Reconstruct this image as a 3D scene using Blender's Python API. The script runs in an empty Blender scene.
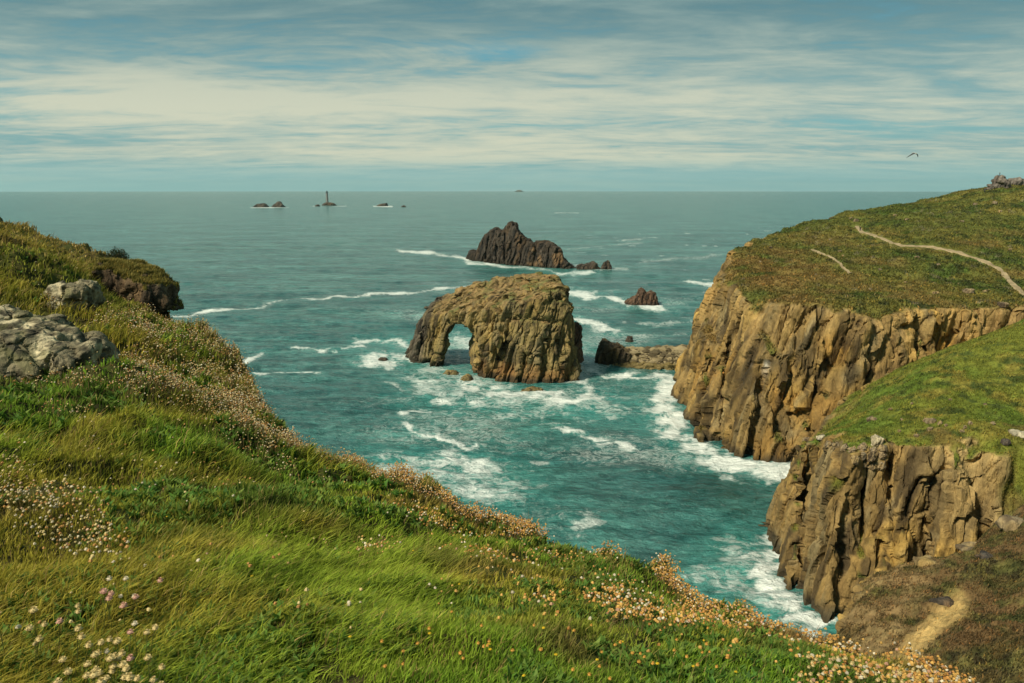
import bpy, math, random, time
import numpy as np
from mathutils import Vector
T0 = time.time()
rng = np.random.default_rng(7)
random.seed(7)
scene = bpy.context.scene
COL = scene.collection
F = 800.0; CX = 512.0; CY = 341.5; H = 55.0
PITCH = math.atan(152.0 / F)
CP, SP = math.cos(PITCH), math.sin(PITCH)
f32 = np.float32

# ------------------------------------------------------------------ camera helpers
def ray(px, py):
    u = (np.asarray(px, float) - CX) / F; v = (CY - np.asarray(py, float)) / F
    return u, CP + v * SP, -SP + v * CP
def W(px, py, Y):                     # point on the sight line at forward distance Y
    dx, dy, dz = ray(px, py); t = Y / dy
    return np.array([dx * t, Y, H + dz * t])
def SEA(px, py, z=0.0):
    dx, dy, dz = ray(px, py); t = (z - H) / dz
    return np.array([dx * t, dy * t, z])
def proj(x, y, z):
    zz = z - H
    d = y * CP - zz * SP
    d = np.where(np.abs(d) < 1e-3, 1e-3, d)
    return CX + F * x / d, CY - F * (y * SP + zz * CP) / d, d

# ------------------------------------------------------------------ noise
PERM = rng.permutation(256).astype(np.int32); PERM = np.concatenate([PERM, PERM])
G = rng.normal(size=(256, 3)); G /= np.linalg.norm(G, axis=1)[:, None]; G = G.astype(f32)
R3 = rng.random((256, 4)).astype(f32)
def hsh(ix, iy, iz):
    return PERM[PERM[PERM[ix & 255] + (iy & 255)] + (iz & 255)]
def noise(p, s=1.0, seed=0):
    q = (np.asarray(p, f32) / np.asarray(s, f32) + seed * 17.31).astype(f32)
    i = np.floor(q).astype(np.int32); f = q - i
    w = f * f * f * (f * (f * 6 - 15) + 10)
    out = np.zeros(len(q), f32)
    for a in (0, 1):
        wx = w[:, 0] if a else 1 - w[:, 0]
        for b in (0, 1):
            wy = w[:, 1] if b else 1 - w[:, 1]
            for c in (0, 1):
                wz = w[:, 2] if c else 1 - w[:, 2]
                g = G[hsh(i[:, 0] + a, i[:, 1] + b, i[:, 2] + c)]
                d = g[:, 0] * (f[:, 0] - a) + g[:, 1] * (f[:, 1] - b) + g[:, 2] * (f[:, 2] - c)
                out += wx * wy * wz * d
    return out * 1.6
def fbm(p, s, o=4, seed=0, gain=.5):
    s = np.asarray(s, f32); a = 1.0; t = 0; r = np.zeros(len(p), f32)
    for k in range(o):
        r += a * noise(p, s / (2.03 ** k), seed + k * 3.7); t += a; a *= gain
    return r / t
def ridge(p, s, o=4, seed=0):
    s = np.asarray(s, f32); a = 1.0; t = 0; r = np.zeros(len(p), f32)
    for k in range(o):
        r += a * (1 - 2 * np.abs(noise(p, s / (2.03 ** k), seed + k * 3.7))); t += a; a *= .5
    return r / t
def worley(p, s, seed=0, jit=.9):
    q = (np.asarray(p, f32) / np.asarray(s, f32) + seed * 11.7).astype(f32)
    i = np.floor(q).astype(np.int32); f = q - i
    n = len(q); d1 = np.full(n, 9, f32); d2 = np.full(n, 9, f32); idv = np.zeros(n, np.int32); rel = np.zeros((n, 3), f32)
    for a in (-1, 0, 1):
        for b in (-1, 0, 1):
            for c in (-1, 0, 1):
                h = hsh(i[:, 0] + a, i[:, 1] + b, i[:, 2] + c)
                o = R3[h][:, :3] * jit
                w = f - o - np.array([a, b, c], f32); aw = np.abs(w); d = np.cbrt((aw * aw * aw).sum(1))
                m = d < d1; rel[m] = w[m]
                d2 = np.where(m, d1, np.minimum(d2, d)); idv = np.where(m, h, idv); d1 = np.where(m, d, d1)
    return d1, d2 - d1, R3[idv][:, 3], (rel * (R3[(idv * 5 + 9) & 255][:, :3] - .5) * np.array([1, 1, .35], f32)).sum(1) * 2
def sstep(a, b, x):
    t = np.clip((x - a) / (b - a), 0, 1); return t * t * (3 - 2 * t)
def smax(a, b, k):
    h = np.clip(.5 + .5 * (a - b) / k, 0, 1); return b * (1 - h) + a * h + k * h * (1 - h)
def smin(a, b, k): return -smax(-a, -b, k)
def mixc(a, b, t):
    t = np.asarray(t)[..., None]; return np.asarray(a) * (1 - t) + np.asarray(b) * t

# ------------------------------------------------------------------ 2D tools
def poly_sd(X, Y, poly):              # signed distance, negative inside
    P = np.asarray(poly, float); n = len(P)
    d = np.full(X.shape, 1e18); s = np.ones(X.shape)
    for k in range(n):
        a = P[k]; b = P[k - 1]; ex, ey = b - a; wx = X - a[0]; wy = Y - a[1]
        t = np.clip((wx * ex + wy * ey) / (ex * ex + ey * ey + 1e-12), 0, 1)
        d = np.minimum(d, (wx - ex * t) ** 2 + (wy - ey * t) ** 2)
        c1 = Y >= a[1]; c2 = Y < b[1]; c3 = ex * wy > ey * wx
        fl = (c1 & c2 & c3) | (~c1 & ~c2 & ~c3); s = np.where(fl, -s, s)
    return s * np.sqrt(d)
def line_d(X, Y, pl):
    P = np.asarray(pl, float); d = np.full(X.shape, 1e18)
    for a, b in zip(P[:-1], P[1:]):
        ex, ey = b[:2] - a[:2]; wx = X - a[0]; wy = Y - a[1]
        t = np.clip((wx * ex + wy * ey) / (ex * ex + ey * ey + 1e-12), 0, 1)
        d = np.minimum(d, (wx - ex * t) ** 2 + (wy - ey * t) ** 2)
    return np.sqrt(d)
class RBF:
    def __init__(s, P, v, c=.3):
        P = np.asarray(P, float); n, k = P.shape; s.P = P; s.c = c
        A = np.zeros((n + k + 1, n + k + 1)); A[:n, :n] = -s.k(P)
        Q = np.c_[np.ones(n), P]; A[:n, n:] = Q; A[n:, :n] = Q.T
        s.w = np.linalg.lstsq(A, np.r_[np.asarray(v, float), np.zeros(k + 1)], rcond=None)[0]
    def k(s, Q):
        d2 = ((Q[:, None, :] - s.P[None]) ** 2).sum(-1); return np.sqrt(d2 + s.c ** 2)
    def __call__(s, Q):
        Q = np.asarray(Q, float); out = np.empty(len(Q)); n = len(s.P)
        for i in range(0, len(Q), 40000):
            q = Q[i:i + 40000]; out[i:i + 40000] = -s.k(q) @ s.w[:n] + s.w[n] + q @ s.w[n + 1:]
        return out

# ------------------------------------------------------------------ mesh tools
def new_mesh(name, V, quads=None, tris=None, mat=None, col=None, smooth=False, extra=None, parent=None, mats=None, midx=None):
    me = bpy.data.meshes.new(name)
    V = np.asarray(V, f32); me.vertices.add(len(V)); me.vertices.foreach_set('co', V.ravel())
    nq = 0 if quads is None else len(quads); nt = 0 if tris is None else len(tris)
    loops = []; starts = []; st = 0
    if nq: loops.append(np.asarray(quads, np.int32).ravel()); starts.append(np.arange(nq) * 4); st = nq * 4
    if nt: loops.append(np.asarray(tris, np.int32).ravel()); starts.append(st + np.arange(nt) * 3)
    L = np.concatenate(loops); S = np.concatenate(starts).astype(np.int32)
    me.loops.add(len(L)); me.loops.foreach_set('vertex_index', L)
    me.polygons.add(nq + nt); me.polygons.foreach_set('loop_start', S)
    me.polygons.foreach_set('use_smooth', np.full(nq + nt, smooth))
    if midx is not None: me.polygons.foreach_set('material_index', midx.astype(np.int32))
    if col is not None:
        c = np.ones((len(V), 4), f32); c[:, :3] = np.clip(col, 0, 1)
        at = me.attributes.new('Col', 'FLOAT_COLOR', 'POINT'); at.data.foreach_set('color', c.ravel())
    for k, v in (extra or {}).items():
        at = me.attributes.new(k, 'FLOAT', 'POINT'); at.data.foreach_set('value', np.asarray(v, f32))
    me.update(calc_edges=True); me.validate()
    for m in (mats or [mat]): me.materials.append(m)
    ob = bpy.data.objects.new(name, me); COL.objects.link(ob)
    if parent: ob.parent = parent
    return ob
def tag(o, label=None, cat=None, group=None, kind=None):
    if label: o['label'] = label
    if cat: o['category'] = cat
    if group: o['group'] = group
    if kind: o['kind'] = kind
    return o
def empty(name, loc=(0, 0, 0), rz=0):
    o = bpy.data.objects.new(name, None); COL.objects.link(o); o.location = loc; o.rotation_euler.z = rz
    o.empty_display_size = .2
    return o
def nets(f, gx, gy, gz):
    """naive surface nets on a (possibly uneven) grid; negative is inside"""
    f = f.astype(f32)
    for ax in range(3):
        for e in (0, -1):
            if ax == 2 and e == 0: continue
            sl = [slice(None)] * 3; sl[ax] = e; f[tuple(sl)] = np.maximum(f[tuple(sl)], .01)
    ins = f < 0
    n = np.array(f.shape) - 1
    cs = lambda a, o: a[o[0]:o[0] + n[0], o[1]:o[1] + n[1], o[2]:o[2] + n[2]]
    cnt = np.zeros(n, np.int8)
    for a in (0, 1):
        for b in (0, 1):
            for c in (0, 1): cnt += cs(ins, (a, b, c))
    act = np.nonzero((cnt > 0) & (cnt < 8)); N = len(act[0])
    idx = np.full(n, -1, np.int32); idx[act] = np.arange(N)
    acc = np.zeros((N, 3), f32); num = np.zeros(N, f32)
    cor = [(a, b, c) for a in (0, 1) for b in (0, 1) for c in (0, 1)]
    fv = {o: f[act[0] + o[0], act[1] + o[1], act[2] + o[2]] for o in cor}
    for o in cor:
        for ax in range(3):
            if o[ax]: continue
            o2 = list(o); o2[ax] = 1; o2 = tuple(o2)
            m = (fv[o] < 0) != (fv[o2] < 0)
            t = np.where(m, fv[o] / np.where(m, fv[o] - fv[o2], 1), 0)
            for k in range(3): acc[:, k] += m * (o[k] if k != ax else t)
            num += m
    loc = acc / num[:, None]
    V = np.empty((N, 3), f32)
    for k, g in enumerate((gx, gy, gz)):
        g = np.asarray(g, f32); V[:, k] = g[act[k]] + loc[:, k] * (g[act[k] + 1] - g[act[k]])
    quads = []
    offs = {0: [(0, -1, -1), (0, 0, -1), (0, 0, 0), (0, -1, 0)],
            1: [(-1, 0, -1), (-1, 0, 0), (0, 0, 0), (0, 0, -1)],
            2: [(-1, -1, 0), (0, -1, 0), (0, 0, 0), (-1, 0, 0)]}
    for ax in range(3):
        s0 = [slice(1, -1)] * 3; s1 = [slice(1, -1)] * 3
        s0[ax] = slice(0, -1); s1[ax] = slice(1, None)
        A = ins[tuple(s0)]; B = ins[tuple(s1)]
        e = np.nonzero(A != B); sgn = A[e]
        base = [e[k] + (0 if k == ax else 1) for k in range(3)]
        q = np.stack([idx[base[0] + o[0], base[1] + o[1], base[2] + o[2]] for o in offs[ax]], 1)
        q = np.where(sgn[:, None], q, q[:, ::-1]); quads.append(q)
    Q = np.concatenate(quads)
    Q = Q[(Q >= 0).all(1)]
    return V, Q
def vnormals(V, Q):
    a, b, c, d = (V[Q[:, k]] for k in range(4))
    fn = np.cross(c - a, d - b); N = np.zeros_like(V)
    for k in range(4):
        for j in range(3): N[:, j] += np.bincount(Q[:, k], fn[:, j], len(V)).astype(f32)
    return N / (np.linalg.norm(N, axis=1)[:, None] + 1e-9)
def relax(V, Q, it=1):
    for _ in range(it):
        S = np.zeros_like(V); C = np.zeros(len(V), f32)
        for k in range(4):
            for kk in (1, 3):
                for j in range(3): S[:, j] += np.bincount(Q[:, k], V[Q[:, (k + kk) % 4], j], len(V)).astype(f32)
                C += np.bincount(Q[:, k], minlength=len(V)).astype(f32)
        V = .5 * V + .5 * S / np.maximum(C, 1)[:, None]
    return V.astype(f32)
def subdiv(V, Q):
    n = len(V); E = np.concatenate([np.stack([Q[:, k], Q[:, (k + 1) % 4]], 1) for k in range(4)])
    E.sort(1); key = E[:, 0].astype(np.int64) * n + E[:, 1]
    u, inv = np.unique(key, return_inverse=True); inv = inv.reshape(4, -1)
    EV = (V[u // n] + V[u % n]) / 2; FV = V[Q].mean(1)
    e0 = n; f0 = n + len(EV); fi = f0 + np.arange(len(Q)); e = e0 + inv
    out = np.concatenate([np.stack([Q[:, k], e[k], fi, e[k - 1]], 1) for k in range(4)])
    return np.concatenate([V, EV, FV]).astype(f32), out

# ------------------------------------------------------------------ materials
def mat(name):
    m = bpy.data.materials.new(name); m.use_nodes = True; nt = m.node_tree
    return m, nt, nt.nodes['Principled BSDF']
def nd(nt, t, **k):
    n = nt.nodes.new(t)
    for a, b in k.items():
        if a.startswith('i_'): n.inputs[a[2:].replace('_', ' ')].default_value = b
        else: setattr(n, a, b)
    return n
def col_mat(name, rough=.9, scale=1.0, var=.35, bump=.4, bdist=.05, aniso=(1, 1, 1), spec=.2, detail=8, cell=0.0, blocks=(), tilt=0.0):
    """vertex colour of the surface times fine procedural grain, with bump"""
    m, nt, b = mat(name); L = nt.links.new
    at = nd(nt, 'ShaderNodeAttribute', attribute_name='Col')
    g = nd(nt, 'ShaderNodeNewGeometry'); mp = nd(nt, 'ShaderNodeMapping'); mp.inputs['Scale'].default_value = aniso; mp.inputs['Rotation'].default_value = (0, tilt, 0)
    L(g.outputs['Position'], mp.inputs['Vector'])
    n = nd(nt, 'ShaderNodeTexNoise', i_Scale=scale, i_Detail=detail, i_Roughness=.65)
    L(mp.outputs[0], n.inputs['Vector'])
    mr = nd(nt, 'ShaderNodeMapRange'); mr.inputs[1].default_value = .25; mr.inputs[2].default_value = .75
    mr.inputs[3].default_value = 1 - var; mr.inputs[4].default_value = 1 + var
    L(n.outputs['Fac'], mr.inputs[0])
    mx = nd(nt, 'ShaderNodeMix', data_type='RGBA', blend_type='MULTIPLY'); mx.inputs[0].default_value = 1
    L(at.outputs['Color'], mx.inputs[6]); L(mr.outputs[0], mx.inputs[7]); L(mx.outputs[2], b.inputs['Base Color'])
    h = n.outputs['Fac']
    if cell:
        v = nd(nt, 'ShaderNodeTexVoronoi', feature='DISTANCE_TO_EDGE', i_Scale=cell); 
        wn = nd(nt, 'ShaderNodeTexNoise', i_Scale=cell * 1.3, i_Detail=3); L(mp.outputs[0], wn.inputs['Vector'])
        ad = nd(nt, 'ShaderNodeVectorMath', operation='MULTIPLY_ADD'); ad.inputs[1].default_value = (.7 / cell,) * 3
        L(wn.outputs['Color'], ad.inputs[0]); L(mp.outputs[0], ad.inputs[2]); L(ad.outputs[0], v.inputs['Vector'])
        m2 = nd(nt, 'ShaderNodeMapRange'); m2.inputs[2].default_value = .09
        L(v.outputs[0], m2.inputs[0])
        ma = nd(nt, 'ShaderNodeMath', operation='MULTIPLY_ADD'); ma.inputs[1].default_value = .45
        L(m2.outputs[0], ma.inputs[0]); L(h, ma.inputs[2]); h = ma.outputs[0]
    for bs, ba in blocks:
        wn = nd(nt, 'ShaderNodeTexNoise', i_Scale=bs * .8, i_Detail=2); L(mp.outputs[0], wn.inputs['Vector'])
        ad = nd(nt, 'ShaderNodeVectorMath', operation='MULTIPLY_ADD'); ad.inputs[1].default_value = (.5 / bs,) * 3
        L(wn.outputs['Color'], ad.inputs[0]); L(mp.outputs[0], ad.inputs[2])
        v = nd(nt, 'ShaderNodeTexVoronoi', feature='F1', distance='CHEBYCHEV', i_Scale=bs); L(ad.outputs[0], v.inputs['Vector'])
        sx_ = nd(nt, 'ShaderNodeSeparateColor'); L(v.outputs['Color'], sx_.inputs[0])
        ma = nd(nt, 'ShaderNodeMath', operation='MULTIPLY_ADD'); ma.inputs[1].default_value = ba
        L(sx_.outputs[0], ma.inputs[0]); L(h, ma.inputs[2]); h = ma.outputs[0]
    bp = nd(nt, 'ShaderNodeBump', i_Strength=bump, i_Distance=bdist)
    L(h, bp.inputs['Height']); L(bp.outputs[0], b.inputs['Normal'])
    b.inputs['Roughness'].default_value = rough; b.inputs['Specular IOR Level'].default_value = spec
    return m
def plain(name, c, rough=.8, spec=.2, metallic=0, noise_s=None, var=.15):
    m, nt, b = mat(name); L = nt.links.new
    b.inputs['Roughness'].default_value = rough; b.inputs['Specular IOR Level'].default_value = spec
    b.inputs['Metallic'].default_value = metallic
    n = nd(nt, 'ShaderNodeTexNoise', i_Scale=noise_s or 6.0, i_Detail=4)
    tc = nd(nt, 'ShaderNodeTexCoord'); L(tc.outputs['Object'], n.inputs['Vector'])
    r = nd(nt, 'ShaderNodeMix', data_type='RGBA'); r.inputs[6].default_value = (*[x * (1 - var) for x in c], 1)
    r.inputs[7].default_value = (*[min(1, x * (1 + var)) for x in c], 1)
    L(n.outputs['Fac'], r.inputs[0]); L(r.outputs[2], b.inputs['Base Color'])
    return m
M_CLIFF = col_mat('cliff_rock', scale=.6, var=.6, bump=1, bdist=.8, aniso=(1, 1, .38), detail=11, blocks=((.5, .5), (1.4, .35)), tilt=.27)
M_STACK = col_mat('stack_rock', scale=.6, var=.6, bump=1, bdist=.8, aniso=(1, 1, .32), detail=11, blocks=((.4, .5), (1.2, .35)), tilt=.2)
M_BOULDER = col_mat('lichen_granite', scale=6, var=.6, bump=1, bdist=.08, cell=2.2, detail=12, blocks=((3.5, .5),))
M_TURF = col_mat('distant_turf', scale=.8, var=.5, bump=1, bdist=.5, detail=10, spec=.05)
M_SOIL = col_mat('turf_soil', scale=9, var=.4, bump=.8, bdist=.05, detail=6, spec=.05)
def leaf_mat(name, trans=.35, rough=.6):
    m, nt, b = mat(name); L = nt.links.new
    at = nd(nt, 'ShaderNodeAttribute', attribute_name='Col'); L(at.outputs['Color'], b.inputs['Base Color'])
    b.inputs['Roughness'].default_value = rough; b.inputs['Specular IOR Level'].default_value = .15
    tr = nd(nt, 'ShaderNodeBsdfTranslucent'); L(at.outputs['Color'], tr.inputs['Color'])
    ms = nd(nt, 'ShaderNodeMixShader'); ms.inputs[0].default_value = trans
    L(b.outputs[0], ms.inputs[1]); L(tr.outputs[0], ms.inputs[2])
    L(ms.outputs[0], nt.nodes['Material Output'].inputs['Surface'])
    return m
M_GRASS = leaf_mat('grass_blades'); M_PETAL = leaf_mat('thrift_petals', .2)

# ------------------------------------------------------------------ rock look
def rock_disp(V, N, amp, cs, seed=0, rk=None):
    """jointed granite: buttresses, blocks with stepped faces, open cracks"""
    V0 = V; V = V.copy(); V[:, 0] -= .28 * V[:, 2]
    p = V + np.stack([fbm(V, cs * 3, 2, seed + 40), fbm(V, cs * 3, 2, seed + 50), fbm(V, cs * 3, 2, seed + 60)], 1) * cs * .55 * np.array([1, 1, 1.6], f32)
    d = .7 * amp * ridge(V, (cs * 1.7, cs * 1.7, cs * 8), 3, seed + 1)
    _, e, r, fa = worley(p, (cs, cs, cs * 3.6), seed + 2)
    d += amp * (1.3 * (r - .5) + 2.4 * fa - .8 * np.exp(-e * 26))
    _, e2, r2, fb = worley(p, (cs * .42, cs * .42, cs * 1.35), seed + 3)
    d += amp * .5 * (1.2 * (r2 - .5) + 2.2 * fb - .7 * np.exp(-e2 * 22))
    d += amp * .35 * fbm(V, cs * .3, 3, seed + 4)
    V = V0
    if rk is not None: d = d * rk
    D = N.copy(); D[:, 2] *= .35
    return V + D * d[:, None], r, r2
def rock_color(V, N, r, r2, pal, seed=0, cs=4.0):
    """pal: main, warm, grey, dark"""
    main, warm, grey, dark = [np.array(c) for c in pal]
    V = V.copy(); V[:, 0] -= .28 * V[:, 2]
    n1 = fbm(V, (cs * 2.5, cs * 2.5, cs * 5), 4, seed + 70); n2 = fbm(V, (cs, cs, cs * 3.5), 4, seed + 80)
    n3 = fbm(V, (cs * .8, cs * .8, cs * 5), 3, seed + 90)
    c = np.broadcast_to(main, V.shape)
    c = mixc(c, warm, sstep(-.05, .35, n1) * .8)
    c = mixc(c, grey, sstep(.0, .35, n2) * .7)
    c = mixc(c, dark, sstep(.02, .3, n3) * .85)
    c = mixc(c, dark, sstep(.12, .4, fbm(V, (cs * .35, cs * .35, cs * 4), 3, seed + 95)) * .6)
    c = c * (.72 + .56 * (.6 * r + .4 * r2))[:, None]
    return c

PAL_CLIFF = [(.25, .165, .06), (.42, .265, .07), (.21, .17, .09), (.05, .035, .018)]
PAL_ARCH = [(.22, .165, .065), (.34, .23, .075), (.15, .125, .07), (.04, .032, .02)]
PAL_DARK = [(.085, .066, .048), (.15, .095, .05), (.07, .064, .055), (.022, .02, .018)]
PAL_RED = [(.13, .078, .048), (.18, .11, .06), (.11, .08, .06), (.035, .026, .02)]

def wet_base(c, V, top=2.2, seed=0):
    """tide-washed band of dark weed and ochre lichen above the water"""
    k = V[:, 2] + 1.2 * noise(V, 3.0, seed + 5)
    c = mixc(c, (.035, .03, .02), .8 * (1 - sstep(top * .3, top * .8, k)))
    return c

def stack(name, label, sil, YA, YB, tf, tb, vox, cs, amp, pal, slope=0.0, fz=1.0, rlx=1, hole=None, lean=.12, rnd=1.5, sub=True,
          cat='sea rock', group=None, seed=0, shear=True, tfun=None, colfun=None, zmin=-2.5, grooves=()):
    """a free-standing rock: outline on an upright plane through the rock, given real thickness along the other way"""
    sil = np.asarray(sil, float)
    pa, pb = sil[:, 0].min(), sil[:, 0].max()
    yb_ = sil[:, 1].max()
    a = W(pa, yb_, YA)[:2]; b = W(pb, yb_, YB)[:2]
    sh = (b - a) / np.linalg.norm(b - a); th = np.array([sh[1], -sh[0]])
    if th @ a > 0: th = -th
    def plane(q):
        out = []
        for px, py in q:
            dx, dy, dz = ray(px, py); nrm = th
            t = (a @ nrm) / (dx * nrm[0] + dy * nrm[1]); p = np.array([dx * t, dy * t])
            out.append(((p - a) @ sh, H + dz * t))
        return np.array(out)
    P = plane(sil); zt = P[:, 1].max()
    c = (a + b) / 2; vs, vt = c @ sh / np.linalg.norm(c), c @ th / np.linalg.norm(c)
    k = vs / vt if shear else 0
    s0, s1 = P[:, 0].min(), P[:, 0].max()
    tfm = tf * 1.35 + lean * zt + 2 * vox; tbm = tb * 1.35 + lean * zt + 2 * vox
    gs = np.arange(s0 - 3 * vox - amp * 2 - abs(k) * max(tfm, tbm), s1 + 3 * vox + amp * 2 + abs(k) * max(tfm, tbm), vox)
    gt = np.arange(-tbm, tfm, vox); gz = np.arange(zmin, zt + 3 * vox, vox)
    S, Z = np.meshgrid(gs, gz, indexing='ij')
    f = np.empty((len(gs), len(gt), len(gz)), f32)
    HP = plane(hole) if hole is not None else None
    GP = [(plane(g_), w_, d_) for g_, w_, d_ in grooves]
    cc = (H - zt * .5) / np.linalg.norm(c)
    for j, t in enumerate(gt):
        Sx = S - t * k
        d = poly_sd(Sx, Z + slope * max(t, 0), P)
        T_f = tf if tfun is None else tfun((Sx - s0) / (s1 - s0)) * tf
        e = np.clip(1 - np.abs((Sx - (s0 + s1) / 2) / ((s1 - s0) / 2)) ** 3, .12, 1) ** .6
        hz = lean * (zt - np.clip(Z, 0, zt))
        g = (t - (T_f + hz * 1.0) * e) if t > 0 else (-t - (tb + hz) * e)
        d = smax(d, g, rnd)
        if HP is not None:
            hd = poly_sd(Sx, Z - t * (-cc / vt) * -1 * 0, HP)
            d = smax(d, -hd, rnd * .5)
        if t > 0:
            for gl, gw, gd in GP: d = d + gd * sstep(1, 4, t) * np.exp(-(line_d(Sx, Z - .2 * t + 2.0, gl) / gw) ** 2)
        f[:, j] = d
    SS, TT, ZZ = np.meshgrid(gs, gt, gz, indexing='ij')
    m = np.abs(f) < 5 * vox + amp
    pts = np.stack([SS[m], TT[m], ZZ[m]], 1)
    f[m] += fz * amp * .6 * fbm(pts, (cs * 2, cs * 2, cs * 4), 3, seed + 20) + amp * .5 * fbm(pts, cs, 2, seed + 30)
    V, Q = nets(f, gs, gt, gz)
    V = relax(V, Q, rlx)
    if sub: V, Q = subdiv(V, Q)
    Vw = np.empty_like(V); Vw[:, :2] = a[None] + V[:, :1] * sh[None] + V[:, 1:2] * th[None]; Vw[:, 2] = V[:, 2]
    flip = np.cross(np.r_[sh, 0], np.r_[th, 0])[2] < 0
    if flip: Q = Q[:, ::-1]
    N = vnormals(Vw, Q)
    Vd, r, r2 = rock_disp(Vw, N, amp * .5, cs, seed)
    N2 = vnormals(Vd, Q)
    colr = rock_color(Vd, N2, r, r2, pal, seed, cs)
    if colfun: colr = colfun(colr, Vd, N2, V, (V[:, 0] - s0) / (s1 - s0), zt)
    colr = wet_base(colr, Vd, min(3.0, zt * .25), seed)
    # origin at the base
    o = np.array([*c, 0.0])
    ob = new_mesh(name, Vd - o, Q, mat=M_STACK, col=colr)
    ob.location = o
    tag(ob, label, cat, group)
    return ob
SCENE_PARTS = True

# ================================================================== CAMERA, SKY, SUN
cam = bpy.data.cameras.new('camera'); co = bpy.data.objects.new('camera', cam); COL.objects.link(co)
cam.sensor_width = 36; cam.lens = 36 * F / 1024; cam.clip_start = .05; cam.clip_end = 90000
co.location = (0, 0, H); co.rotation_euler = (math.pi / 2 - PITCH, 0, 0); scene.camera = co

SUN_EL, SUN_AZ = math.radians(44), math.radians(-126)     # azimuth clockwise from +Y (the view direction)
sl = bpy.data.lights.new('sun', 'SUN'); so = bpy.data.objects.new('sun', sl); COL.objects.link(so)
sl.energy = 4.2; sl.angle = math.radians(8); sl.color = (1, .91, .72)
sd = Vector((math.cos(SUN_EL) * math.sin(SUN_AZ), math.cos(SUN_EL) * math.cos(SUN_AZ), math.sin(SUN_EL)))
so.rotation_euler = sd.to_track_quat('Z', 'Y').to_euler(); so.location = (0, -20, 90)

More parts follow.
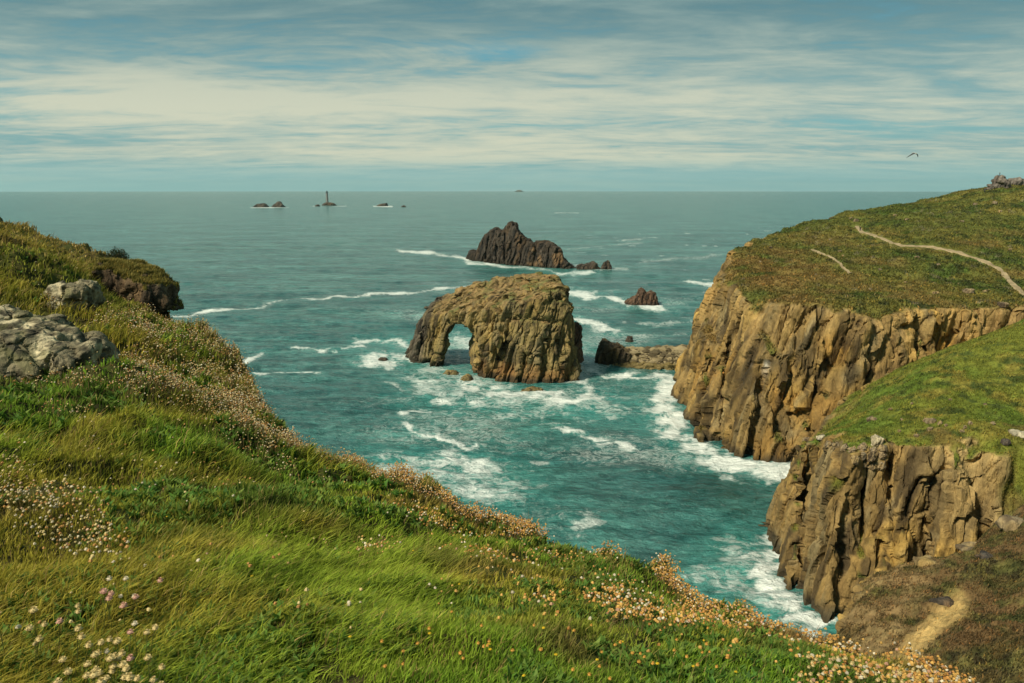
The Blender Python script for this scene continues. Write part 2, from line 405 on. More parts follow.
def build_world():
    w = bpy.data.worlds.new('World'); scene.world = w; w.use_nodes = True; nt = w.node_tree; L = nt.links.new
    bg = nt.nodes['Background']; bg.inputs['Strength'].default_value = .1
    sky = nd(nt, 'ShaderNodeTexSky', sky_type='NISHITA', sun_disc=False)
    sky.sun_elevation = SUN_EL; sky.sun_rotation = SUN_AZ; sky.air_density = 1.0; sky.dust_density = 1.0
    tc = nd(nt, 'ShaderNodeTexCoord'); sp = nd(nt, 'ShaderNodeSeparateXYZ'); L(tc.outputs['Generated'], sp.inputs[0])
    def M(op, a, b=None, c=None, clamp=False):
        n = nd(nt, 'ShaderNodeMath', operation=op, use_clamp=clamp)
        for i, v in enumerate((a, b, c)):
            if v is None: continue
            if isinstance(v, (int, float)): n.inputs[i].default_value = v
            else: L(v, n.inputs[i])
        return n.outputs[0]
    z = M('MAXIMUM', sp.outputs[2], 0.0)
    dz = M('ADD', z, .085)
    u = M('DIVIDE', sp.outputs[0], dz); v = M('DIVIDE', sp.outputs[1], dz)
    # a high cloud sheet seen in perspective
    def layer(sx, sy, det, seed, rough=.55, dist=.0, rot=0):
        cb = nd(nt, 'ShaderNodeCombineXYZ'); L(u, cb.inputs[0]); L(v, cb.inputs[1]); cb.inputs[2].default_value = seed
        mp = nd(nt, 'ShaderNodeMapping'); mp.inputs['Scale'].default_value = (sx, sy, 1); mp.inputs['Rotation'].default_value = (0, 0, rot)
        L(cb.outputs[0], mp.inputs[0])
        n = nd(nt, 'ShaderNodeTexNoise', i_Scale=1.0, i_Detail=det, i_Roughness=rough, i_Distortion=dist); L(mp.outputs[0], n.inputs['Vector'])
        return n.outputs['Fac']
    def MR(x, a, b, c=0.0, d=1.0, smooth=True):
        n = nd(nt, 'ShaderNodeMapRange'); n.interpolation_type = 'SMOOTHSTEP' if smooth else 'LINEAR'
        for i, q in enumerate((a, b, c, d)): n.inputs[i + 1].default_value = q
        L(x, n.inputs[0]); return n.outputs[0]
    big = layer(.25, .6, 4, 3.3, dist=.3)
    mid = layer(.9, 1.5, 9, 8.1, .64, .9, .10)
    fine = layer(2.2, 4.2, 7, 5.7, .6, .3, -.15)
    def blob(px, py, wx_, wy_):
        a_, b_, c_ = ray(px, py); n_ = math.sqrt(a_ * a_ + b_ * b_ + c_ * c_); a_, c_ = a_ / n_, c_ / n_
        q1 = M('POWER', M('MULTIPLY', M('SUBTRACT', sp.outputs[0], float(a_)), F / wx_), 2.0); q2 = M('POWER', M('MULTIPLY', M('SUBTRACT', sp.outputs[2], float(c_)), F / wy_), 2.0)
        return M('EXPONENT', M('MULTIPLY', M('ADD', q1, q2), -1.0))
    cover = M('ADD', M('ADD', M('MULTIPLY', big, .42), M('MULTIPLY', mid, .42)), M('MULTIPLY', fine, .26))
    mask = MR(cover, .36, .56)
    # thicker, brighter cloud in the middle of the view, thin blue gap at the very horizon
    holes = M('ADD', M('ADD', blob(490, 50, 85, 9), M('MULTIPLY', blob(30, 112, 80, 18), .9)), M('ADD', M('MULTIPLY', blob(210, 103, 70, 10), .7), M('MULTIPLY', blob(930, 128, 110, 12), .7)))
    mask = MR(M('SUBTRACT', cover, M('MULTIPLY', holes, .10)), .32, .52, .25, 1.0)
    mask = M('MAXIMUM', mask, MR(z, .06, .115, .82, 0.0))
    glow = M('ADD', blob(430, 110, 380, 75), M('MULTIPLY', blob(90, 90, 130, 18), .5))
    cover = M('ADD', M('SUBTRACT', cover, .075), M('MULTIPLY', glow, .15))
    light = MR(cover, .40, .68)
    def RGB(c): 
        n = nd(nt, 'ShaderNodeRGB'); n.outputs[0].default_value = (*c, 1); return n.outputs[0]
    def MX(f, a, b, mode='MIX'):
        n = nd(nt, 'ShaderNodeMix', data_type='RGBA', blend_type=mode)
        if isinstance(f, (int, float)): n.inputs[0].default_value = f
        else: L(f, n.inputs[0])
        L(a, n.inputs[6]); L(b, n.inputs[7]); return n.outputs[2]
    # cloud colour with height: cream low down, grey teal overhead
    hi = MR(z, .07, .235)
    c_lit = MX(hi, RGB((5.4, 5.4, 4.1)), RGB((2.5, 3.35, 3.05)))
    c_dark = MX(hi, RGB((1.9, 3.25, 3.3)), RGB((.85, 1.75, 1.95)))
    cloud = MX(light, c_dark, c_lit)
    blue = MX(1.0, sky.outputs[0], RGB((.42, .9, .85)), 'MULTIPLY')
    blue = MX(.35, blue, RGB((.35, 1.9, 3.0)))
    tot = MX(M('MULTIPLY', mask, .93), blue, cloud)
    # milky horizon band
    hz = MR(z, .012, .045, 1, 0)
    tot = MX(M('MULTIPLY', hz, .8), tot, RGB((2.2, 4.0, 3.9)))
    L(tot, bg.inputs['Color'])
build_world()
vs = scene.view_settings; vs.view_transform = 'Standard'; vs.look = 'None'; vs.exposure = .32; vs.gamma = 1; vs.use_curve_mapping = False
scene.cycles.use_denoising = True
try: scene.cycles.denoiser = 'OPENIMAGEDENOISE'
except Exception: pass
scene.cycles.max_bounces = 5; scene.cycles.diffuse_bounces = 2; scene.cycles.glossy_bounces = 2
scene.cycles.transmission_bounces = 2; scene.cycles.volume_bounces = 0; scene.cycles.transparent_max_bounces = 4
scene.cycles.caustics_reflective = False; scene.cycles.caustics_refractive = False

# ================================================================== SEA
def water_mat():
    m, nt, b = mat('sea_water'); L = nt.links.new
    g = nd(nt, 'ShaderNodeNewGeometry')
    def NZ(scale, det, sx=1, sy=1, rough=.6, dist=0, rot=0):
        mp = nd(nt, 'ShaderNodeMapping'); mp.inputs['Scale'].default_value = (sx, sy, 1); mp.inputs['Rotation'].default_value = (0, 0, rot)
        L(g.outputs['Position'], mp.inputs[0])
        n = nd(nt, 'ShaderNodeTexNoise', i_Scale=scale, i_Detail=det, i_Roughness=rough, i_Distortion=dist); L(mp.outputs[0], n.inputs['Vector'])
        return n.outputs['Fac']
    def M(op, a, b_=None, c=None, clamp=False):
        n = nd(nt, 'ShaderNodeMath', operation=op, use_clamp=clamp)
        for i, v in enumerate((a, b_, c)):
            if v is None: continue
            if isinstance(v, (int, float)): n.inputs[i].default_value = v
            else: L(v, n.inputs[i])
        return n.outputs[0]
    def MR(x, a, b_, c=0.0, d=1.0):
        n = nd(nt, 'ShaderNodeMapRange'); n.interpolation_type = 'SMOOTHSTEP'
        for i, q in enumerate((a, b_, c, d)): n.inputs[i + 1].default_value = q
        L(x, n.inputs[0]); return n.outputs[0]
    def MX(f, a, b_):
        n = nd(nt, 'ShaderNodeMix', data_type='RGBA')
        if isinstance(f, (int, float)): n.inputs[0].default_value = f
        else: L(f, n.inputs[0])
        for k, q in ((6, a), (7, b_)):
            if isinstance(q, tuple): n.inputs[k].default_value = (*q, 1)
            else: L(q, n.inputs[k])
        return n.outputs[2]
    foam = nd(nt, 'ShaderNodeAttribute', attribute_name='foam').outputs['Fac']
    aer = nd(nt, 'ShaderNodeAttribute', attribute_name='aerated').outputs['Fac']
    patch = NZ(.012, 5, 1, 2.2)
    chop = NZ(.35, 8, 1, 1.5, .62, .4)
    deep = MX(MR(patch, .35, .65), (.042, .175, .165), (.125, .33, .29))
    deep = MX(MR(NZ(.05, 5, 1, 2.4, .6, .6), .38, .62), deep, MX(.5, deep, (.085, .23, .19)))
    wave_shade = M('ADD', M('MULTIPLY', NZ(.16, 6, .55, 1.3, .62, .5, .15), .6), M('MULTIPLY', NZ(.6, 5, .6, 1.3, .65, .5, -.1), .4))
    deep = MX(MR(NZ(.022, 5, .35, 1.6, .6, .4, .1), .36, .62), MX(.45, deep, (.008, .05, .055)), deep)
    deep = MX(MR(wave_shade, .40, .60), MX(.68, deep, (.004, .03, .03)), deep)  # wave shading painted in: darker patches mixed into the water colour by noise
    deep = MX(M('MULTIPLY', nd(nt, 'ShaderNodeAttribute', attribute_name='deep_cove').outputs['Fac'], .75), deep, (.006, .04, .03))
    turq = MX(MR(chop, .35, .65), (.02, .20, .17), (.08, .36, .31))
    wc = MX(M('MULTIPLY', aer, .85), deep, turq)
    # lacy foam: ridged noise thresholded by how much foam lies here
    a1 = NZ(.22, 9, 1, 1.2, .68, 1.2); a2 = NZ(.9, 6, 1, 1, .65, .8)
    r1 = M('SUBTRACT', 1.0, M('MULTIPLY', M('ABSOLUTE', M('SUBTRACT', a1, .5)), 6.0))
    tex = M('ADD', M('MULTIPLY', r1, .45), M('MULTIPLY', a2, .75))
    fm = MR(M('ADD', tex, M('MULTIPLY', foam, .95)), .92, 1.72)
    fm = M('MULTIPLY', fm, MR(foam, .02, .15))
    col = MX(fm, wc, (.78, .82, .76))
    L(col, b.inputs['Base Color'])
    L(MR(fm, 0, 1, .17, .8), b.inputs['Roughness'])
    b.inputs['IOR'].default_value = 1.33
    b.inputs['Specular Tint'].default_value = (.5, .85, .88, 1)
    s1 = NZ(.07, 6, .7, 1.6, .6, .3, .2); s2 = NZ(.45, 6, .8, 1.5, .65, .3, -.15); s3 = NZ(2.2, 4, 1, 1.4, .6)
    hgt = M('ADD', M('ADD', M('MULTIPLY', s1, 3.4), M('MULTIPLY', s2, 1.5)), M('MULTIPLY', s3, .22))
    hgt = M('ADD', hgt, M('MULTIPLY', fm, .25))
    bp = nd(nt, 'ShaderNodeBump', i_Strength=.95, i_Distance=1.0); L(hgt, bp.inputs['Height']); L(bp.outputs[0], b.inputs['Normal'])
    return m

# patches of broken water: polylines (pixels on the sea surface) with half width in pixels, strength
def build_sea():
    th = np.concatenate([np.linspace(-180, -45, 60)[:-1], np.linspace(-45, 45, 760), np.linspace(45, 180, 60)[1:-1]]) * math.pi / 180
    ys = np.concatenate([np.linspace(670, 192.3, 560)])
    r = np.array([SEA(CX, y)[1] for y in ys]); r = np.concatenate([[2, 20, 45, 60], r[r > 62], [24000]])
    r = np.unique(r[r <= 24000])
    TH, R = np.meshgrid(th, r, indexing='ij')
    X = (np.sin(TH) * R).ravel(); Y = (np.cos(TH) * R).ravel()
    p = np.stack([X, Y, np.zeros_like(X)], 1)
    px, py, d = proj(X, Y, 0 * X)
    px = np.where(d > 1, px, -9999.)
    q0 = np.stack([px, py * 2.2, 0 * px], 1)
    wx = 22 * fbm(q0, 30, 5, 13, .6); wy = 13 * fbm(q0, 26, 5, 14, .6); fl = fbm(q0, (26, 14, 20), 4, 15)
    wob = 4.0 * noise(np.stack([px, py * 3, 0 * px], 1), 40, 3) + 2 * noise(np.stack([px, py * 3, 0 * px], 1), 12, 4)
    foam = np.zeros(len(X)); aer = np.zeros(len(X))
    def add(pl, w, s, asp=2.2, a=0.0, soft=1.0):
        nonlocal foam, aer
        P = np.array(pl, float)
        if len(P) == 1: P = np.vstack([P, P + [.5, 0]])
        P2 = P * [1, asp]
        m = (px > P[:, 0].min() - 6 * w - 30) & (px < P[:, 0].max() + 6 * w + 30)
        k = min(1, w / 9); far = np.clip((py[m] - 195) / 120, .15, 1)
        dd = line_d(px[m] + wx[m] * k * far, (py[m] + (wob[m] * .5 * k + wy[m] * k) * far) * asp, P2)
        ww = w * 1.2 * (1 + 1.5 * fl[m]).clip(.25)
        foam[m] = np.maximum(foam[m], s * (1 + .7 * fl[m]).clip(0, 1.25) * np.exp(-(dd / ww) ** 2 * soft))
        foam[m] = np.maximum(foam[m], .42 * s * np.exp(-(dd / (2.2 * w + 3 * far)) ** 2))
        if a: aer[m] = np.maximum(aer[m], a * np.exp(-(dd / (w * 1.9)) ** 2))
    # long swell line running out from the left headland
    add([(175, 317), (210, 312), (255, 307), (290, 300), (350, 296), (420, 291), (480, 285)], 2.8, .95, 3)
    add([(398, 250), (430, 253), (468, 259)], 4, .85, 3); add([(468, 262), (520, 268), (560, 273), (590, 272)], 5, .78, 3, .5)
    add([(555, 262), (600, 270), (625, 268)], 5, .55, 3)
    add([(562, 295), (600, 298), (650, 305), (665, 308)], 10, .95, 3, .6)
    add([(575, 318), (600, 328), (612, 331)], 8, .95, 3, .5); add([(640, 324), (690, 322)], 4, .5, 3, .3)
    add([(610, 336), (690, 334)], 4, .35, 3, .2)
    add([(556, 213), (578, 213)], 1.3, .6, 3); add([(625, 240), (655, 238)], 3, .7, 3); add([(560, 250), (640, 243)], 3, .42, 3); add([(640, 262), (720, 255)], 4, .45, 3)
    add([(690, 282), (712, 285)], 6, .85, 3, .4); add([(660, 300), (705, 310)], 6, .4, 3, .2)
    # around the arch
    add([(372, 362), (400, 358), (440, 360)], 9, .95, 2.4, .9); add([(360, 340), (400, 340), (408, 348)], 6, .9, 3, .9)
    add([(298, 348), (330, 351), (362, 348)], 4, .95, 3, .5)
    add([(440, 335), (470, 345), (470, 358)], 10, .7, 2.2, .9); add([(430, 372), (470, 378), (500, 392)], 14, .62, 2, .95)
    add([(470, 390), (520, 398), (570, 400), (604, 402)], 12, 1.0, 2.2, .8); add([(440, 400), (480, 402)], 9, .8, 2.2, .8); add([(430, 388), (480, 402), (600, 405)], 26, .62, 2, .8); add([(395, 345), (440, 345), (475, 350)], 14, .55, 2, .8); add([(580, 350), (600, 372), (660, 384)], 16, .5, 2, .5)
    add([(570, 372), (585, 385), (590, 398)], 9, .8, 2, .7); add([(582, 350), (590, 372)], 7, .5, 2, .4)
    # left inshore wisps
    add([(245, 362), (262, 352)], 3, .95, 2.2, .3); add([(256, 374), (285, 373), (320, 374)], 3.2, .9, 3, .3)
    add([(390, 382), (402, 390)], 4, .6, 2, .3); add([(405, 412), (430, 410)], 4, .8, 2, .4)
    add([(404, 424), (420, 435), (445, 440), (470, 450), (478, 446)], 3.6, .92, 2, .5); add([(455, 433), (475, 434)], 3, .6, 2.4, .2)
    # big white patch below left
    add([(395, 480), (440, 478), (490, 486)], 30, .68, 1.5, .85); add([(430, 470), (450, 462), (500, 470)], 14, .8, 1.6, .8)
    add([(520, 500), (560, 530)], 26, .30, 1.6, .3); add([(590, 520), (580, 535)], 10, .55, 1.6, .3)
    # middle wisps
    add([(558, 430), (575, 436), (630, 448)], 4.5, .9, 2, .5); add([(600, 447), (632, 449)], 4, .8, 2, .3); add([(530, 460), (548, 461)], 3, .55, 2, .3)
    add([(545, 415), (540, 425), (590, 425)], 3, .6, 2, .2)
    # foot of the far headland
    add([(600, 376), (640, 380), (672, 378)], 10, .95, 2.4, .5); add([(668, 385), (660, 410), (675, 432), (705, 455), (740, 466), (790, 472)], 14, 1.0, 1.7, .8)
    add([(640, 400), (650, 425), (690, 458)], 14, .45, 1.7, .6)
    # foot of the near cliff
    add([(772, 555), (765, 580), (785, 605), (820, 625)], 17, 1.0, 1.5, .8); add([(735, 545), (740, 570), (730, 590)], 18, .55, 1.5, .8)
    add([(705, 575), (740, 590), (790, 620)], 16, .6, 1.5, .8); add([(770, 540), (765, 530)], 8, .7, 1.5, .5)
    # skerries far out
    for a, b, y in ((250, 288, 207.6), (313, 346, 206.0), (374, 392, 206.5)): add([(a, y), (b, y)], .8, .75, 1.5)
    # scattered small whitecaps in the roughened strip beyond the arch
    q = noise(np.stack([X, Y * 2.5, 0 * X], 1), 26, 9) + .6 * noise(np.stack([X, Y * 2.5, 0 * X], 1), 9, 11)
    zone = sstep(520, 640, px) * (1 - sstep(330, 420, py)) * sstep(205, 235, py)
    foam = np.maximum(foam, .62 * sstep(.62, .95, q) * (.25 + .75 * zone) * (d > 1) * (d < 1500))
    lace = fbm(np.stack([X, Y * 1.6, 0 * X], 1), 60, 4, 19)
    foam = np.maximum(foam, (.16 + .30 * sstep(.0, .35, lace) * sstep(300, 420, px)) * (d > 1) * np.clip(1.3 - d / 900, 0, 1))
    deep_cove = np.exp(-((px - 735) / 60) ** 2 - ((py - 500) / 26) ** 2) * (.6 + .8 * fl) * (d > 1)  # deeper, darker green water in the cove
    # moving water: swells and chop, real relief
    amp = np.clip(1 - R.ravel() / 3000, 0, 1)
    z = amp * (.55 * np.sin((X * .35 + Y) * 2 * math.pi / 34 + 5 * noise(p, 90, 1)) * (.5 + noise(p, 120, 5)) + 1.1 * fbm(p, (22, 12, 12), 3, 2) + .55 * ridge(p, (7, 4.5, 5), 2, 6) * np.clip(1 - R.ravel() / 700, 0, 1))
    z += .35 * np.clip(foam, 0, 1) * fbm(p, 5, 2, 8) * amp
    V = np.stack([X, Y, z], 1)
    nT, nR = len(th), len(r); I = np.arange(nT * nR).reshape(nT, nR)
    Inext = np.roll(I, -1, 0)
    Q = np.stack([I[:, :-1], I[:, 1:], Inext[:, 1:], Inext[:, :-1]], -1).reshape(-1, 4)[:, ::-1]
    a = V[Q[1000]]; 
    if np.cross(a[1] - a[0], a[2] - a[0])[2] < 0: Q = Q[:, ::-1]
    ob = new_mesh('sea', V, Q, mat=water_mat(), smooth=True, extra={'foam': np.clip(foam, 0, 1.2), 'aerated': np.clip(aer, 0, 1), 'deep_cove': np.clip(deep_cove, 0, 1)})
    tag(ob, kind='structure'); return ob
build_sea()
print('sea', round(time.time() - T0, 1))

# ================================================================== ROCKS IN THE SEA
def arch_col(c, V, N, L, s, zt):
    top = sstep(.45, .75, N[:, 2]) * sstep(.5, .62, V[:, 2] / zt) * sstep(.22, .34, s)
    g = mixc((.24, .155, .065), (.11, .12, .035), sstep(-.05, .3, fbm(V, 5, 3, 77) + .35 * (s - .75)))
    g = g * (1 + .5 * fbm(V, 1.2, 2, 78))[:, None]
    c = mixc(c, g, top * .9)
    lich = sstep(.1, .4, N[:, 2]) * sstep(-.1, .25, fbm(V, 3, 3, 79)) * sstep(.3, .45, s)
    c = mixc(c, (.27, .20, .09), lich * .35)
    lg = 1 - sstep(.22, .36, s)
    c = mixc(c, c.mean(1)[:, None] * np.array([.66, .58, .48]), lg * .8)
    c = mixc(c, (.24, .12, .04), (1 - sstep(2, 6.5, V[:, 2] + 2 * noise(V, 4, 3))) * sstep(.5, .7, s) * .7)
    return c
stack('sea_arch', 'tall ochre and grey rock arch in the sea with an opening at its left',
      [(404, 362), (409, 350), (415, 336), (422, 320), (429, 308), (436, 302), (445, 299), (452, 294), (460, 292), (469, 289), (486, 284), (508, 278), (530, 275.5), (544, 275), (556, 277), (563, 286),
       (568, 306), (571, 325), (573, 350), (569, 372), (567, 400), (566, 440), (395, 440), (396, 380)],
      267, 233, 13, 4, .42, 3.6, 1.7, PAL_ARCH, slope=.42, rnd=1.0, lean=.10, cat='rock arch', seed=1,
      hole=[(435, 420), (439, 362), (441, 348), (445, 333), (452, 320), (462, 314), (472, 319), (477, 332), (476, 356), (476, 370), (477, 420)],
      grooves=[([(507, 330), (499, 352), (490, 385)], 1.4, 2.0), ([(541, 335), (540, 360), (536, 385)], 1.3, 2.0), ([(521, 345), (514, 385)], .7, 1.2), ([(482, 330), (478, 380)], .6, 1.2), ([(427, 315), (420, 360)], .8, 1.8), ([(556, 330), (557, 380)], .8, 1.8), ([(475, 318), (520, 312), (560, 316)], .6, .9)],
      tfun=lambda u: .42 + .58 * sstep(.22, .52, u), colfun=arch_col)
def knight_col(c, V, N, L, s, zt):
    return mixc(c, (.22, .13, .06), sstep(.6, .75, s) * sstep(.0, .3, fbm(V, 9, 2, 5)) * .6)
stack('sea_stack', 'jagged dark rock island with spiky summit beyond the arch',
      [(467, 258), (471, 251), (478, 252), (482, 242), (486, 236), (489, 233), (493, 229.5), (496, 228), (500, 231), (504, 230.5), (507, 227.5), (510, 222.5), (512, 222), (513, 225), (515.5, 223.5), (517, 229), (520, 233), (526, 239), (530, 240), (534, 244),
       (538, 241.5), (543, 241.5), (552, 243), (556, 246), (559.6, 248), (562, 257), (567, 263), (577, 268.7), (579, 285), (463, 285)],
      660, 575, 14, 8, .65, 4.5, 1.7, [tuple(.72 * x for x in q) for q in PAL_DARK], lean=.22, rnd=.3, fz=.35, rlx=0,
      grooves=[([(489, 240), (487, 258)], 1.2, 3), ([(498, 236), (497, 260)], 1.2, 3), ([(506, 234), (505, 260)], 1, 3), ([(521, 240), (520, 262)], 1.3, 4), ([(536, 244), (533, 266)], 1.6, 5), ([(549, 248), (546, 268)], 1.2, 3)], cat='rock island', seed=2, colfun=knight_col, zmin=-4)
def small(name, label, sil, Y, tf=3, tb=3, vox=.35, cs=2.0, amp=.7, pal=PAL_DARK, seed=3, group=None, Yb=None, lean=.3, sub=True, cat='sea rock', zmin=-2.5):
    sil = list(sil); b = max(q[1] for q in sil)
    xs = [q[0] for q in sil]; ext = (max(xs) - min(xs)) * .08
    sil = sil + [(max(xs) + ext, b + 25), (min(xs) - ext, b + 25)]
    return stack(name, label, sil, Y, Yb or Y, tf, tb, vox, cs, amp, pal, lean=lean, rnd=.5, seed=seed, group=group, sub=sub, cat=cat, zmin=zmin)
def YS(y): return SEA(CX, y)[1]
small('sea_rock', 'low dark rock beside the right end of the jagged island', [(577, 266), (581, 264), (585, 264.5), (590, 263), (594, 261.5), (597, 264), (599, 268)], YS(269), 4, 4, .5, 3, 1, seed=11, cat='sea rock')
small('sea_rock', 'small pointed dark rock, rightmost of those by the jagged island', [(601, 268), (603, 264), (605, 261.5), (608, 260.5), (610, 264), (610.5, 268)], YS(269), 3, 3, .5, 3, 1, seed=12)
small('sea_rock', 'reddish twin-peaked rock in white water right of the arch', [(625, 302), (629, 300), (633, 297.5), (637, 296), (639, 291), (641.5, 288), (645, 292), (647, 294), (650, 291.5), (654, 293), (656, 299), (658, 303)], YS(304), 4, 4, .35, 2, .9, PAL_RED, 13)
small('sea_rock', 'tiny dark rock breaking the water behind the boulder causeway', [(625, 341), (628, 336.5), (631, 337), (633, 341)], YS(341), 1.2, 1.2, .2, 1, .4, seed=14)
small('sea_rock', 'reddish boulder against the right flank of the rock arch', [(571, 334), (574, 324), (578, 322), (581, 328), (580, 335)], 246, 2, 2, .3, 1.5, .6, PAL_RED, 15)
small('sea_rock', 'slim dark rock fin at the right foot of the arch', [(567, 372), (570, 352), (572, 346), (576, 358), (577, 364), (580, 366), (580, 372), (576, 376), (580, 379), (580, 384)], 231, 1.6, 1.6, .3, 1.5, .5, seed=16, pal=PAL_ARCH)
small('sea_rock', 'flat brown rock awash in front of the arch opening', [(443, 374), (448, 370.5), (455, 371), (460, 374)], YS(374), 1.6, 1.6, .22, 1.3, .4, seed=17, pal=PAL_ARCH)
small('sea_rock', 'brown rock touching the left foot of the main pillar', [(460, 380), (463, 376.5), (467, 375), (471, 376.5), (474, 380)], YS(380), 1.8, 1.8, .25, 1.3, .5, seed=18, pal=PAL_ARCH)
small('sea_rock', 'low ochre rock awash in foam under the front of the arch', [(521, 391), (527, 388), (534, 387.5), (541, 389), (546, 392)], YS(392), 1.5, 1.5, .22, 1.3, .4, seed=19, pal=PAL_ARCH)
small('sea_rock', 'tiny dark rock in foam off the left leg of the arch', [(377, 360.5), (381, 357.5), (386, 358), (389, 360.5)], YS(360.5), 1, 1, .2, 1, .3, seed=20)
small('sea_rock', 'dark knobbly rock ending the boulder causeway', [(597, 362), (598, 352), (601, 345), (603, 340), (606, 341), (609, 343), (613, 345), (618, 345), (624, 349), (630, 351), (634, 362)], 252, 3.5, 3, .3, 1.6, .9, [(.10, .075, .045), (.15, .105, .04), (.10, .08, .05), (.03, .025, .016)], 21, lean=.2)
G_SK = 'far skerries on the horizon'
small('skerry', 'long low dark skerry, leftmost on the horizon', [(253, 207), (256, 204.5), (260, 203.6), (265, 203.8), (269, 207)], YS(207), 30, 30, 4, 18, 4, seed=31, group=G_SK, sub=False, cat='skerry', zmin=-8)
small('skerry', 'spiky dark skerry just left of the lighthouse group', [(272, 207), (274, 204), (277, 203.4), (278.5, 201.2), (280.5, 201.4), (282, 204), (286, 207)], YS(207), 30, 30, 4, 18, 4, seed=32, group=G_SK, sub=False, cat='skerry', zmin=-8)
small('skerry', 'tiny skerry close beside the lighthouse rock', [(315, 206.3), (317, 204.4), (319, 204.8), (320, 206.3)], YS(206.3), 12, 12, 2.5, 12, 2, seed=33, group=G_SK, sub=False, cat='skerry', zmin=-8)
small('skerry', 'dark rock that carries the lighthouse', [(322, 205.4), (324, 203.6), (326, 202.6), (330, 202.4), (334, 203.2), (337, 205.4)], YS(205.4), 30, 20, 3, 14, 3, seed=34, group=G_SK, sub=False, cat='skerry', zmin=-8)
small('skerry', 'flat skerry to the right of the lighthouse', [(377, 206), (380, 204.3), (385, 203.6), (387, 203), (388, 206)], YS(206), 25, 25, 3.5, 14, 3, seed=35, group=G_SK, sub=False, cat='skerry', zmin=-8)
small('skerry', 'smallest faint skerry, farthest right of the lighthouse', [(401, 207), (403, 205.5), (405, 205.8), (406, 207)], YS(207), 10, 10, 2.5, 12, 2, seed=36, group=G_SK, sub=False, cat='skerry', zmin=-8)
small('distant_island', 'faint low island on the horizon above the jagged rock', [(514, 192), (516, 191), (518, 190.2), (520, 190.0), (522, 190.8), (524, 192)], 20000, 120, 120, 22, 90, 12, seed=37, sub=False, cat='island', zmin=-60)
print('rocks', round(time.time() - T0, 1))

# ------------------------------------------------------------------ lighthouse
def lathe(name, prof, m, parent, seg=20, loc=(0, 0, 0)):
    V = []; 
    for r_, z_ in prof:
        for k in range(seg):
            a = 2 * math.pi * k / seg; V.append((r_ * math.cos(a) + loc[0], r_ * math.sin(a) + loc[1], z_ + loc[2]))
    Q = [(i * seg + k, i * seg + (k + 1) % seg, (i + 1) * seg + (k + 1) % seg, (i + 1) * seg + k) for i in range(len(prof) - 1) for k in range(seg)]
    return new_mesh(name, V, Q, mat=m, smooth=False, parent=parent)
pl = W(327.3, 202.8, YS(205.2)); 
lh = empty('lighthouse', (pl[0], pl[1], pl[2] - 1.5)); tag(lh, 'slender grey stone lighthouse on a small rock near the horizon', 'lighthouse')
M_LS = plain('lighthouse_granite', (.19, .19, .18)); M_LI = plain('lighthouse_iron', (.05, .055, .055)); M_LG = plain('lantern_glass', (.10, .13, .14), rough=.15, spec=.6)
lathe('tower', [(0, 0), (5.2, 0), (4.7, 5), (4.3, 14), (3.9, 26), (3.7, 36), (0, 36)], M_LS, lh)
lathe('gallery', [(0, 36.05), (4.9, 36.05), (5.1, 37.4), (4.9, 37.4), (4.8, 36.5), (0, 36.5)], M_LI, lh)
lathe('lantern', [(0, 36.55), (2.6, 36.55), (2.6, 40.6), (0, 40.6)], M_LG, lh)
rf = lathe('roof', [(0, 40.65), (3.0, 40.65), (2.2, 42.2), (.5, 43.4), (.15, 45), (0, 45)], M_LI, lh)
print('lighthouse', round(time.time() - T0, 1))
# ================================================================== LAND
def build_blades(x, y, z, hgt, wid, lean, col, name, curve=.5):
    n = len(x)
    az = rng.uniform(0, 2 * math.pi, n); sx = np.cos(az) * wid / 2; sy = np.sin(az) * wid / 2
    lx, ly = lean[:, 0] * hgt, lean[:, 1] * hgt
    zz = hgt * np.sqrt(np.clip(1 - (lean ** 2).sum(1) * .8, .08, 1))
    b = np.stack([x, y, z - .01], 1)
    s = np.stack([sx, sy, 0 * sx], 1)
    m = b + np.stack([lx * .3, ly * .3, zz * .6], 1); t = b + np.stack([lx, ly, zz], 1)
    V = np.stack([b - s, b + s, m - s * .75, m + s * .75, t], 1).reshape(-1, 3)
    k = np.arange(n) * 5
    Q = np.stack([k, k + 1, k + 3, k + 2], 1); T = np.stack([k + 2, k + 3, k + 4], 1)
    dry_tip = np.array([1, 1, 1, 1, 1.1])  # blade tips slightly paler, as dried grass
    C = (col[:, None, :] * dry_tip[None, :, None]).reshape(-1, 3)
    return new_mesh(name, V, Q, T, mat=M_GRASS, col=C)
def rbf_xy(pts, sc=50., c=.25):
    P = np.array([W(*q) for q in pts]); return RBF(P[:, :2] / sc, P[:, 2], c), sc
def top_eval(rb, x, y):
    r, sc = rb; sh = x.shape; return r(np.stack([x.ravel(), y.ravel()], 1) / sc).reshape(sh)
def geo(a, b, s0, g):                 # growing steps
    o = [a]; s = s0
    while o[-1] < b: o.append(o[-1] + s); s *= g
    return np.array(o[1:])
def xyd(px, Y, z=0.0):                # plan point straight under a pixel column at distance Y and height z
    return ((px - CX) / F * (Y * CP + (H - z) * SP), Y)
